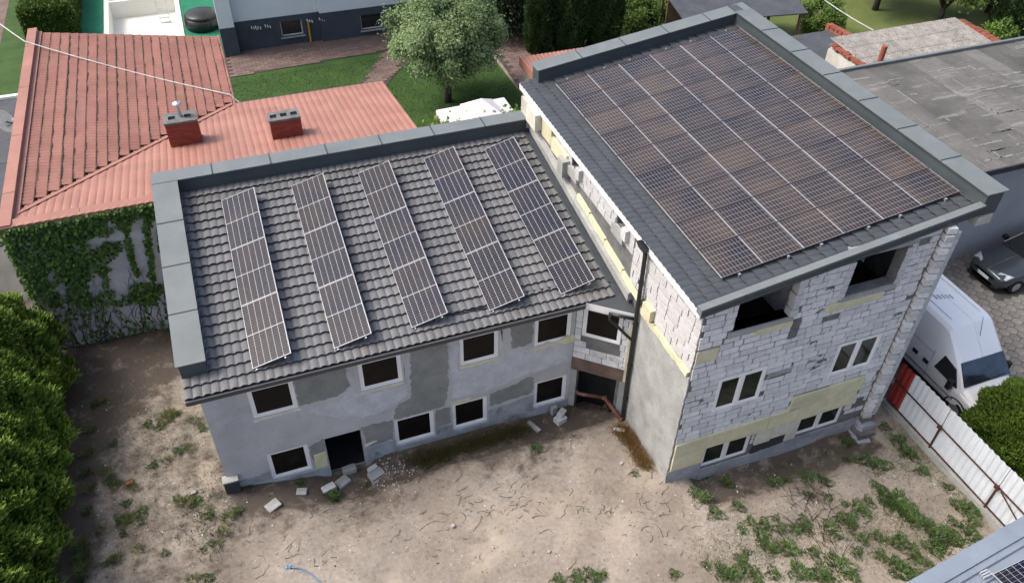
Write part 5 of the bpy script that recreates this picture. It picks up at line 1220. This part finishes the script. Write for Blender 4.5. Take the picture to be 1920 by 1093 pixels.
# ================================================================== VEGETATION
def broad_tree(name, label, base, h, R, cz, nclump, nleaf, size, m, group=None, cr=.55, trunk_r=.16, droop=.2, shell=.45, n_limb=8, lobes=0):
    t = thing(name, label, 'tree', base, group); b = np.array(base, float)
    limb_tree(t, base, cz+R[2]*.4, trunk_r, R[0]*.75, n=n_limb, trunk_frac=max(.2, (cz-R[2])/(cz+R[2]*.4)))
    c = b+np.array([0, 0, cz])
    if lobes:
        Ps, Ts, Rs = [], [], []
        for q in range(lobes):
            d = rdir(1)[0]; d[2] = d[2]*.8+.1; k_ = rng.uniform(.30, .52); lc = c+d*np.array(R)*rng.uniform(.45, .72)
            p_, t_, r_ = clump_points(lc, np.array(R)*k_, nclump//lobes, int(nleaf/lobes*rng.uniform(.7, 1.3)), cr, .35); Ps.append(p_); Ts.append(np.clip(t_*.8+rng.uniform(-.05, .25), 0, 1)); Rs.append(p_-c)
        P, tn, rel = np.concatenate(Ps), np.concatenate(Ts), np.concatenate(Rs)
    else: P, tn, rel = clump_points(c, R, nclump, nleaf, cr, shell)
    n = rel/np.linalg.norm(rel, axis=1, keepdims=True); D = n*.5+rdir(len(P))*.9+np.array([0, 0, -droop]); N = n+rdir(len(P))*.6+np.array([0, 0, .5])
    leaves('crown', P, D, N, size*rng.uniform(.7, 1.3, len(P)), size*.55, m, t, tint=tn); return t
def thuja(name, label, base, h, r, nleaf, m, group=None, round_=False, size=.16, cat='tree', lump=.12, parent_stem=True):
    t = thing(name, label, cat, base, group); b = np.array(base, float)
    g = G().tube([b-[0, 0, .1], b+[0, 0, h*.5], b+[0, 0, h*.85]], [.09, .06, .02], 7).put('trunk', 'bark', t)
    z = rng.random(nleaf)**.9; a = rng.random(nleaf)*2*math.pi
    ph = rng.random(4)*6.28
    lump_f = 1+lump*(np.sin(5*a+ph[0]+9*z)+np.sin(8*a+ph[1]-14*z)+.8*np.sin(3*a+ph[2]+23*z))
    if round_: prof = np.sqrt(np.clip(1-(2*z-.9)**2/1.25, .02, 1))
    else: prof = np.clip(np.minimum(.72+1.2*z, 1.0)*(1-z**2.6)**.75, .03, 1)
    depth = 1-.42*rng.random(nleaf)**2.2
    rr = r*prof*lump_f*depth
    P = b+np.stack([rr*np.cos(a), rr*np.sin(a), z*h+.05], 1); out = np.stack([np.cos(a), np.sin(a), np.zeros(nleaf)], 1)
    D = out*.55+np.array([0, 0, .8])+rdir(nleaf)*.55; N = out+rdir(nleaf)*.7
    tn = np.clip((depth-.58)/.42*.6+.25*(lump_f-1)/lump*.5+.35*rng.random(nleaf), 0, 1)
    leaves('crown', P, D, N, size*rng.uniform(.6, 1.4, nleaf), size*.42, m, t, tint=tn*.85+.08); return t
def bush(name, label, base, R, nleaf, m, size=.12, group=None, nclump=60, cat='bush', cr=.3):
    t = thing(name, label, cat, base, group); b = np.array(base, float)
    g = G()
    for k in range(5): a = k*1.256; g.tube([b, b+np.array([math.cos(a)*R[0]*.5, math.sin(a)*R[1]*.5, R[2]*1.1])], [.03, .01], 5)
    g.put('stem', 'bark', t)
    P, tn, rel = clump_points(b+np.array([0, 0, R[2]*.95]), R, nclump, nleaf, cr, .5); P[:, 2] = np.maximum(P[:, 2], b[2]+.03)
    n = rel/np.linalg.norm(rel, axis=1, keepdims=True)
    leaves('foliage', P, n*.6+rdir(len(P))*.8, n+rdir(len(P))*.7+np.array([0, 0, .4]), size*rng.uniform(.6, 1.4, len(P)), size*.6, m, t, tint=tn); return t

# pear tree on the lawn
bt_ = pz(840, 192, 0); cz_ = py(838, 72, bt_[1])[2]
broad_tree('fruit_tree', 'big silvery green fruit tree on the lawn behind the tent', (bt_[0], bt_[1], 0), 7, (2.9, 2.8, 2.35), cz_+.15, 300, 75000, .14, 'leaf_pear', cr=.42, trunk_r=.17, droop=.6, lobes=17)
ORD = ['first', 'second', 'third', 'fourth', 'fifth', 'sixth', 'seventh', 'eighth', 'ninth', 'tenth']
# hedge of thujas along the yard's edge
yy = [11.2, 12.5, 13.7, 14.9, 16.0, 17.2, 18.4, 19.5, 20.7, 21.8]
for i, y in enumerate(yy):
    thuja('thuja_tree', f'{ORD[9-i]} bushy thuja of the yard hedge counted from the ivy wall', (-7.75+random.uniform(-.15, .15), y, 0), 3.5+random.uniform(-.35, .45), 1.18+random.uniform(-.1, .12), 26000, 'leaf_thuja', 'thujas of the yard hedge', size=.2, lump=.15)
for i, y in enumerate((13.0, 16.2, 19.4)):
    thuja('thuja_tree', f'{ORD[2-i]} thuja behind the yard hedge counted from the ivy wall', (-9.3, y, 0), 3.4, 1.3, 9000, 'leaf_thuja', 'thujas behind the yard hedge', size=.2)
# round thuja bush behind the fence
thuja('ball_thuja', 'rounded yellow-green thuja bush between the fence and the van', (19.45, 8.75, 0), 2.5, 1.62, 60000, 'leaf_ball', round_=True, size=.13, cat='bush', lump=.06)
thuja('ball_thuja', 'dark lower thuja bush behind the fence beyond the metal-roofed shed', (19.2, 6.0, 0), 1.9, 1.35, 22000, 'leaf_ball', round_=True, size=.13, cat='bush', lump=.06)
# columns behind the shed
for i, (u, v_, h, r_) in enumerate(((1010, 100, 5.5, .75), (1066, 97, 5.8, .95), (1128, 92, 5.6, .95))):
    b = pz(u, v_, 0); thuja('column_thuja', ['slim dark column thuja beside the dark spruce', 'broad column thuja in the middle of three', 'column thuja at the vegetable garden side'][i], (b[0], b[1], 0), h, r_, 16000, 'leaf_thuja_far', 'column thujas behind the shed', size=.2, lump=.05)
def spruce(base, h, r, n, label):
    t = thing('dark_spruce', label, 'tree', base); b = np.array(base, float); G().tube([b-[0, 0, .1], b+[0, 0, h*.95]], [.16, .03], 8).put('trunk', 'bark', t)
    z = rng.random(n)**1.1; a = rng.integers(0, 13, n)*.483+z*40+rng.normal(size=n)*.16; lay = (z*14) % 1
    rr = r*(1-z)*(.25+.75*rng.random(n))*(1-.25*lay)
    P = b+np.stack([rr*np.cos(a), rr*np.sin(a), .9+z*(h-.9)-.22*rr], 1); out = np.stack([np.cos(a), np.sin(a), -.25*np.ones(n)], 1)
    leaves('crown', P, out*.7+rdir(n)*.7, rdir(n)+np.array([0, 0, .8]), .22, .08, 'leaf_dark', t)
b = pz(962, 80, 0); spruce((b[0], b[1]+1.2, 0), 10, 2.6, 24000, 'dark spruce behind the silvery fruit tree')
b = pz(1000, 88, 0); spruce((b[0]-.4, b[1]+3.2, 0), 9, 2.0, 14000, 'dark spruce standing by the low white wall')
WW = thing('garden_wall', 'low white garden wall behind the dark spruces', 'wall', (16.6, 41, 0))
G().box(16.3, 16.5, 38.6, 46, 0, 1.3).put('wall', 'white_wall', WW); G().box(16.26, 16.54, 38.6, 46, 1.3, 1.36).put('coping', 'concrete', WW)
for y in (39, 41.4, 43.8): G().box(16.22, 16.58, y, y+.35, 0, 1.5).put('pier', 'white_wall', WW)
# hedge at far left
HX0, HX1, HY0, HY1, HH = -9.4, -6.9, 48.2, 62, 1.7
t = thing('clipped_hedge', 'clipped yellow-green hedge beside the pool deck', 'hedge', (-8.1, 54, 0))
for yb in (50, 54, 58): G().tube([(-8.1, yb, 0), (-8.1, yb, 1.2)], .06, 6).put('stem', 'bark', t)
n = 30000; f_ = rng.integers(0, 4, n); P = np.stack([rng.uniform(HX0, HX1, n), rng.uniform(HY0, HY1, n), rng.uniform(.05, HH, n)], 1)
P[f_ == 0, 2] = HH+rng.normal(size=(f_ == 0).sum())*.06; P[f_ == 1, 1] = HY0+rng.normal(size=(f_ == 1).sum())*.06; P[f_ == 2, 0] = HX1+rng.normal(size=(f_ == 2).sum())*.06
leaves('foliage', P, rdir(n)+np.array([0, -.2, .5]), rdir(n), .16, .1, 'leaf_ball', t)
# garden bushes behind the solar roof and far trees at the top right
BL = [((1205, 62), (1.5, 1.2, .9), 'leaf_bush', 'light green shrub beyond the rear parapet of the block house'), ((1240, 40), (1.1, 1.0, .7), 'leaf_thuja', 'round dark shrub beside the light green shrub'),
      ((1180, 30), (.8, .8, .6), 'leaf_bush', 'small shrub at the vegetable garden'), ((1255, 8), (1.8, .8, .6), 'leaf_thuja', 'low dark bed of plants at the vegetable garden'), ((1350, 16), (1.1, .9, .8), 'leaf_bush', 'leafy green shrub beside the tarpaulin carport')]
for (u, v_), R_, m_, lb in BL:
    b = pz(u, v_, 0); bush('garden_shrub', lb, (b[0], b[1], 0), R_, 6000, m_, .16, 'garden shrubs', cr=.35)
b = pz(1525, 62, 0); bush('creeper_bush', 'creeper-covered bush at the open side of the carport', (b[0]-.2, b[1]-.6, 0), (1.0, 1.3, 1.15), 9000, 'leaf_bush', .13, cr=.3)
for (u, v_, h, R_, cz2, lb) in ((1640, 20, 6, (2.2, 2.2, 1.9), 3.6, 'broad dark green tree on the dry grass'), (1760, 40, 5, (2.3, 2.2, 1.8), 2.6, 'mid green tree behind the asbestos outbuilding'), (1850, 25, 5, (2.0, 2, 1.8), 2.6, 'dense green tree behind the long felt-roofed hall'), (1560, -40, 6, (2.5, 2.5, 2.2), 3.6, 'tall tree beyond the carport'), (1910, -20, 6, (2.6, 2.6, 2.2), 3.2, 'tree at the far garden corner'), (1720, -70, 6, (3, 3, 2.4), 3.4, 'large tree beyond the dry grass')):
    b = pz(u, v_, 0); broad_tree('garden_tree', lb, (b[0], b[1], 0), h, R_, cz2, 110, 12000, .24, 'leaf_thuja_far' if u != 1760 else 'leaf_thuja', 'trees of the far gardens', cr=.6, lobes=9)
for i, (u, v_) in enumerate(((1862, 70), (1885, 68), (1908, 66))):
    b = pz(u, v_, 0); thuja('young_thuja', 'young thuja in the row behind the felt-roofed hall', (b[0], b[1], 0), 2.0, .6, 4000, 'leaf_thuja_far', 'young thujas behind the hall', size=.18)
b = pz(1850, 78, 0); bush('garden_shrub', 'bright green shrub behind the clay-edged outbuilding', (b[0]-.8, b[1]-1.2, 0), (.7, .7, .9), 3500, 'leaf_bush', .16)

# climbing plant over the wall left of the low building
IV = thing('climbing_ivy', 'ivy covering the pale wall below the red roof edge', 'climbing plant', (-5, 22.9, 0))
GAP = [(625, 170, 30, 24), (665, 240, 62, 40), (550, 275, 42, 42), (430, 310, 22, 22), (785, 330, 80, 160), (690, 450, 70, 110), (905, 320, 60, 180), (615, 345, 18, 26), (590, 405, 28, 20), (290, 470, 26, 40), (350, 540, 40, 40), (165, 290, 26, 26), (205, 345, 22, 18), (540, 530, 36, 50), (240, 240, 14, 14), (760, 670, 55, 45), (920, 600, 28, 40), (640, 690, 30, 25), (830, 110, 30, 18), (790, 150, 30, 14), (80, 245, 30, 14), (890, 690, 25, 35), (660, 600, 30, 20), (120, 330, 12, 20)]
P = []; r = random.Random(5)
while len(P) < 6200:
    x, z = r.uniform(-7.1, -2.55), r.uniform(.02, 5.05)
    s = RB @ np.array([x, 22.93, z-HC]); u = (IW/2+F_PX*s[0]/s[2])/.3294; v_ = (IH/2-F_PX*s[1]/s[2]-360)/.3294
    ug, vg = u+r.gauss(0, 9), v_+r.gauss(0, 9)
    if any(((ug-a)/c)**2+((vg-b)/d)**2 < 1.35 for a, b, c, d in GAP): continue
    yl = 62+(905-u)*.185
    dens = 1.0 if v_ < yl+120 else (.62 if u < 480 and v_ < 560 else (.8 if 740 < u and 510 < v_ < 620 else (.26 if v_ < 640 else .07)))
    if 560 < u < 700 and 280 < v_ < 460: dens = .9
    if r.random() > dens: continue
    if r.random() < .35: dens *= .6
    P.append((x, 22.96-r.uniform(.0, .14), z))
for (pts) in ([(715, 200), (735, 320), (755, 400), (785, 470)], [(830, 180), (845, 300), (860, 400), (870, 500)], [(905, 200), (925, 330)]):
    for a, b in zip(pts, pts[1:]):
        for k in range(70):
            t_ = r.random(); q = py((a[0]*(1-t_)+b[0]*t_+r.gauss(0, 7))*.3294, 360+(a[1]*(1-t_)+b[1]*t_)*.3294, 22.93); P.append((q[0], q[1]-r.uniform(0, .05), q[2]))
P = np.array(P); n = len(P)
leaves('foliage', P, rdir(n)*.5+np.array([0, -.35, -.5]), rdir(n)*.45+np.array([0, -1, .45]), .13*rng.uniform(.6, 1.3, n), .11, 'leaf_ivy', IV)
g = G()
for k in range(46):
    x = r.uniform(-6.9, -2.7); z = 0.; pts = [(x, 22.965, z)]
    for q in range(10): x += r.gauss(0, .12); z += r.uniform(.15, .35); pts.append((min(max(x, -7.1), -2.6), 22.965, z))
    g.tube(pts, [.011-.0008*q for q in range(11)], 4)
g.put('vine_stem', 'root', IV)
VT = thing('grape_vine', 'yellow-green vine spilling up behind the rear parapet near the tent', 'climbing plant', (7.8, 24, 0))
n = 2600; k = rng.integers(0, 16, n); cx = np.linspace(6.2, 9.4, 16); C = np.stack([cx, 24.0+rng.normal(size=16)*.3, 4.35+.35*np.sin(cx*2.1)+.1*(cx-6)], 1)
P = C[k]+rng.normal(size=(n, 3))*np.array([.28, .3, .22])
leaves('foliage', P, rdir(n)+np.array([0, -.2, .3]), rdir(n)*.7+np.array([0, -.3, 1.]), .15*rng.uniform(.6, 1.3, n), .12, 'leaf_vine', VT)
g = G()
for x in (6.4, 7.3, 8.2, 9.1): g.tube([(x, 24.1, 0), (x+.1, 24.0, 2.5), (x, 24, 4.7)], [.04, .03, .02], 6)
g.put('stem', 'bark', VT)

# ---------------- weeds of the yard: a few prototypes, then single plants
def weed_mesh(k, n, ln, up, m, wd=.3, spread=.9):
    a = rng.random(n)*6.283; e = rng.uniform(up*.4, up, n); D = np.stack([np.cos(a)*np.cos(e), np.sin(a)*np.cos(e), np.sin(e)], 1)
    base = np.stack([np.cos(a), np.sin(a), np.zeros(n)], 1)*(rng.random(n)[:, None]**.6)*ln*spread*(1+.35*np.sin(3*a+k)[:, None]); base[:, 2] = rng.random(n)*ln*(1.1 if spread > 1 else .5)
    N = np.cross(D, np.stack([-np.sin(a), np.cos(a), np.zeros(n)], 1)); N += rdir(n)*.4
    return leaves('weed', base, D, N, ln*rng.uniform(.5, 1.1, n), ln*wd*.55, m, 'mesh')
WM = [weed_mesh(0, 420, .065, 1.0, 'leaf_weed', .7, 3.6), weed_mesh(1, 520, .055, 1.2, 'leaf_weed', .7, 4.0), weed_mesh(2, 300, .085, .8, 'leaf_weed', .6, 2.5), weed_mesh(3, 200, .22, 1.3, 'leaf_grass', .12), weed_mesh(4, 220, .26, 1.35, 'leaf_drygreen', .1)]
Z7 = lambda x, y: (1240+x*.3542, 780+y*.3541)
W7 = [(200, 430, 1.1), (345, 355, .8), (230, 295, .9), (480, 410, .5), (285, 520, 1.1), (400, 480, 1.0), (605, 365, 1.0), (670, 350, .6), (775, 330, 1.2), (860, 350, .9), (775, 420, .7), (880, 435, .7), (425, 605, .8), (545, 580, .8), (530, 625, .9), (625, 600, 1.0), (700, 605, .9), (600, 545, .7), (470, 560, .6), (940, 545, .9), (990, 545, 1.1), (1000, 590, .8), (1080, 240, 1.0), (1150, 265, 1.4), (1000, 240, .9), (970, 465, .7), (1040, 480, .9), (1090, 455, .9), (1080, 520, .8), (1190, 430, 1.1), (1240, 455, 1.2), (1270, 490, 1.3), (1300, 530, 1.2), (1320, 510, 1.0), (1340, 560, .9), (1200, 480, 1.0), (1140, 380, .8), (1270, 660, 1.0), (1230, 670, .9), (1330, 720, .9), (1350, 770, .8), (1420, 600, 1.1), (1450, 640, 1.2), (1490, 610, 1.0), (1520, 650, 1.1), (1480, 690, 1.1), (1440, 700, 1.0), (1560, 660, 1.1), (1390, 560, .9), (1600, 600, 1.0), (1650, 560, .9), (1540, 560, .8), (560, 690, .9), (590, 710, .8), (680, 705, 1.0), (800, 725, 1.0), (420, 760, .8), (460, 815, 1.0), (330, 830, 1.1), (380, 850, 1.2), (500, 870, .9), (590, 840, .9), (730, 830, 1.1), (830, 840, 1.2), (935, 800, 1.3), (1250, 790, 1.2), (1270, 830, 1.0), (1290, 190, 1.1), (1240, 130, 1.0), (1320, 210, 1.0), (1180, 60, .8), (980, 140, .9), (1380, 300, .9), (640, 680, .7), (890, 590, .9), (930, 640, .7), (1060, 650, .8), (1030, 720, .7), (1140, 640, .7), (750, 560, 1.0), (760, 600, .8), (1640, 500, 1.0), (1580, 480, .9), (450, 720, .7), (240, 790, .6), (1200, 770, .8), (1650, 640, 1.), (1420, 800, .9), (1330, 840, .9), (880, 870, .8), (1010, 850, .7), (1510, 380, .7), (1150, 740, .7)]
WL = [(int(700*0+700*0), 0, 0)]
Z2 = lambda x, y: (x*.3596, 700+y*.3596)
W2 = [(680, 580, .8), (700, 600, .9), (640, 770, 1.1), (690, 780, 1.2), (735, 730, .9), (620, 570, .6), (770, 270, 1.0), (870, 240, 1.1), (840, 280, .9), (900, 220, 1.0), (920, 210, .9), (1000, 390, 1.0), (930, 410, .9), (870, 460, .8), (800, 480, .8), (1010, 250, .9), (1050, 290, .9), (460, 620, 1.0), (450, 720, .9), (430, 900, 1.1), (430, 960, 1.2), (440, 1030, 1.1), (420, 1080, 1.0), (560, 520, 1.0), (580, 560, 1.0), (600, 590, .8), (590, 370, .7), (980, 680, 1.0), (1030, 670, .9), (940, 670, .9), (1090, 740, .9), (1190, 760, 1.0), (1230, 720, .9), (1160, 830, .8), (1060, 920, .7), (610, 970, .8), (570, 990, .8), (720, 920, .7), (660, 680, .7), (1130, 900, .8), (480, 590, .7), (1010, 1080, .8), (1090, 1070, .9), (860, 940, .6), (640, 840, .7), (520, 820, .8), (500, 160, .9), (540, 150, .8), (470, 300, .8), (460, 420, .9), (450, 520, .9)]
W3 = [(618, 932, 1.0), (628, 938, .9), (1007, 842, .8), (835, 862, .8), (690, 912, .5), (1190, 888, .6), (800, 872, .7), (1110, 1082, 1.0), (1080, 1085, .8), (1130, 1078, .7), (1265, 1077, .7), (465, 915, .6), (560, 905, .6), (1070, 760, .5), (1045, 1090, .7)]
def plant(at, s, i, label, group, kinds):
    p = ground_at(*at); o = link('weed', WM[kinds[i % len(kinds)]]); k = s*random.uniform(.85, 1.15)*1.05
    o.location = (float(p[0]), float(p[1]), float(p[2])-.01); o.scale = (k, k, k*.9); o.rotation_euler = (0, 0, random.random()*6.28); tag(o, label, 'weed', group)
for i, (x, y, s) in enumerate(W7): plant(Z7(x, y), s, i, 'green weed on the sand before the block house and the white fence', 'weeds before the block house', (0, 1, 2, 1))
for i, (x, y, s) in enumerate(W2): plant(Z2(x, y), s*.8, i, 'low green weed on the sand between the hedge and the workshop', 'weeds between hedge and workshop', (0, 3, 1, 3))
for i, (x, y, s) in enumerate(W3): plant(Z3 and (x, y), s, i, 'green weed on the sand along the workshop front', 'weeds along the workshop front', (0, 1))
# grass nobody could count: dry strips along the walls and thin green grass in the sand
def grass(name, label, spots, ln, m, wd=.012, lean=.5):
    P = np.array([ground_at(*q) for q in spots]); n = len(P); D = np.array([0, 0, 1.])+rdir(n)*lean
    o = leaves(name, P, D, rdir(n), ln*rng.uniform(.4, 1.3, n), wd, m, None, 'stuff', 'blade'); tag(o, label, 'grass')
def line_px(a, b, sp, n): return [(a[0]+(b[0]-a[0])*t+R2.gauss(0, sp), a[1]+(b[1]-a[1])*t+R2.gauss(0, sp*.55)) for t in [R2.random() for _ in range(n)]]
grass('dry_grass', 'brown dry grass strip along the workshop facade', line_px((770, 868), (985, 806), 13, 5200), .22, 'leaf_drygreen', .012, .55)
grass('dry_grass', 'rust-brown dry grass at the foot of the plastered side wall', line_px((1165, 800), (1212, 880), 8, 2600)+line_px((1150, 805), (1190, 830), 9, 700), .26, 'leaf_dry', .012, .6)
sp = []
for x, y, s in W7+[]: sp += gauss(*Z7(x, y), 14*s, 8*s, int(60*s))
sp += gauss(1700, 860, 30, 25, 1500)+gauss(1560, 1010, 130, 38, 5200)+gauss(1700, 1000, 60, 35, 2200)+gauss(1390, 1040, 50, 28, 2000)+line_px((1680, 800), (1850, 980), 16, 2500)+line_px((1430, 885), (1600, 835), 10, 900)+gauss(1640, 870, 20, 15, 300)
grass('thin_grass', 'thin green grass growing through the sand by the fence', [q for q in sp if q[1] < 1105 and q[0] > 1285], .10, 'leaf_grass', .010, .8)
sp = []
for x, y, s in W2: sp += gauss(*Z2(x, y), 10*s, 8*s, int(40*s))
sp += gauss(300, 800, 60, 50, 2000)+gauss(280, 930, 70, 70, 2200)+gauss(390, 960, 25, 50, 1600)+gauss(155, 1050, 8, 30, 300)
grass('thin_grass', 'thin green grass growing between the hedge and the workshop', sp, .11, 'leaf_grass', .010, .8)
sp = []
for x, y, s in W3: sp += gauss(x, y, 9, 5, 60)
grass('thin_grass', 'short grass sprouting along the workshop front', sp, .10, 'leaf_grass', .010, .8)
# twig heap and dead stalks before the block house
g = G()
for (u, v_) in gauss(1530, 960, 26, 26, 60)+gauss(1570, 1020, 30, 30, 40)+gauss(1480, 930, 60, 18, 14):
    p = ground_at(u, v_); a = R2.gauss(1.6, .8); L = R2.uniform(.2, .7); g.tube([p+[0, 0, .02], p+np.array([math.cos(a)*L*.5, math.sin(a)*L*.5, R2.uniform(.03, .15)]), p+np.array([math.cos(a)*L, math.sin(a)*L, R2.uniform(.01, .2)])], [.008, .006, .003], 4)
tag(g.put('dead_twigs', 'root', kind='stuff'), 'dark dead twigs lying in the weeds before the block house', 'twigs')
# lawn blades over the near part of the back lawn
sp = np.stack([rng.uniform(-.0, 13.4, 26000), rng.uniform(31, 41.0, 26000), np.full(26000, .03)], 1)
sp = sp[~((sp[:, 1] > 40.4))]
n = len(sp); o = leaves('lawn_grass', sp, np.array([0, 0, 1.])+rdir(n)*.7, rdir(n), .09, .02, 'leaf_weed', None, 'stuff', 'blade'); tag(o, 'short mown grass of the lawn behind the red roof', 'grass')
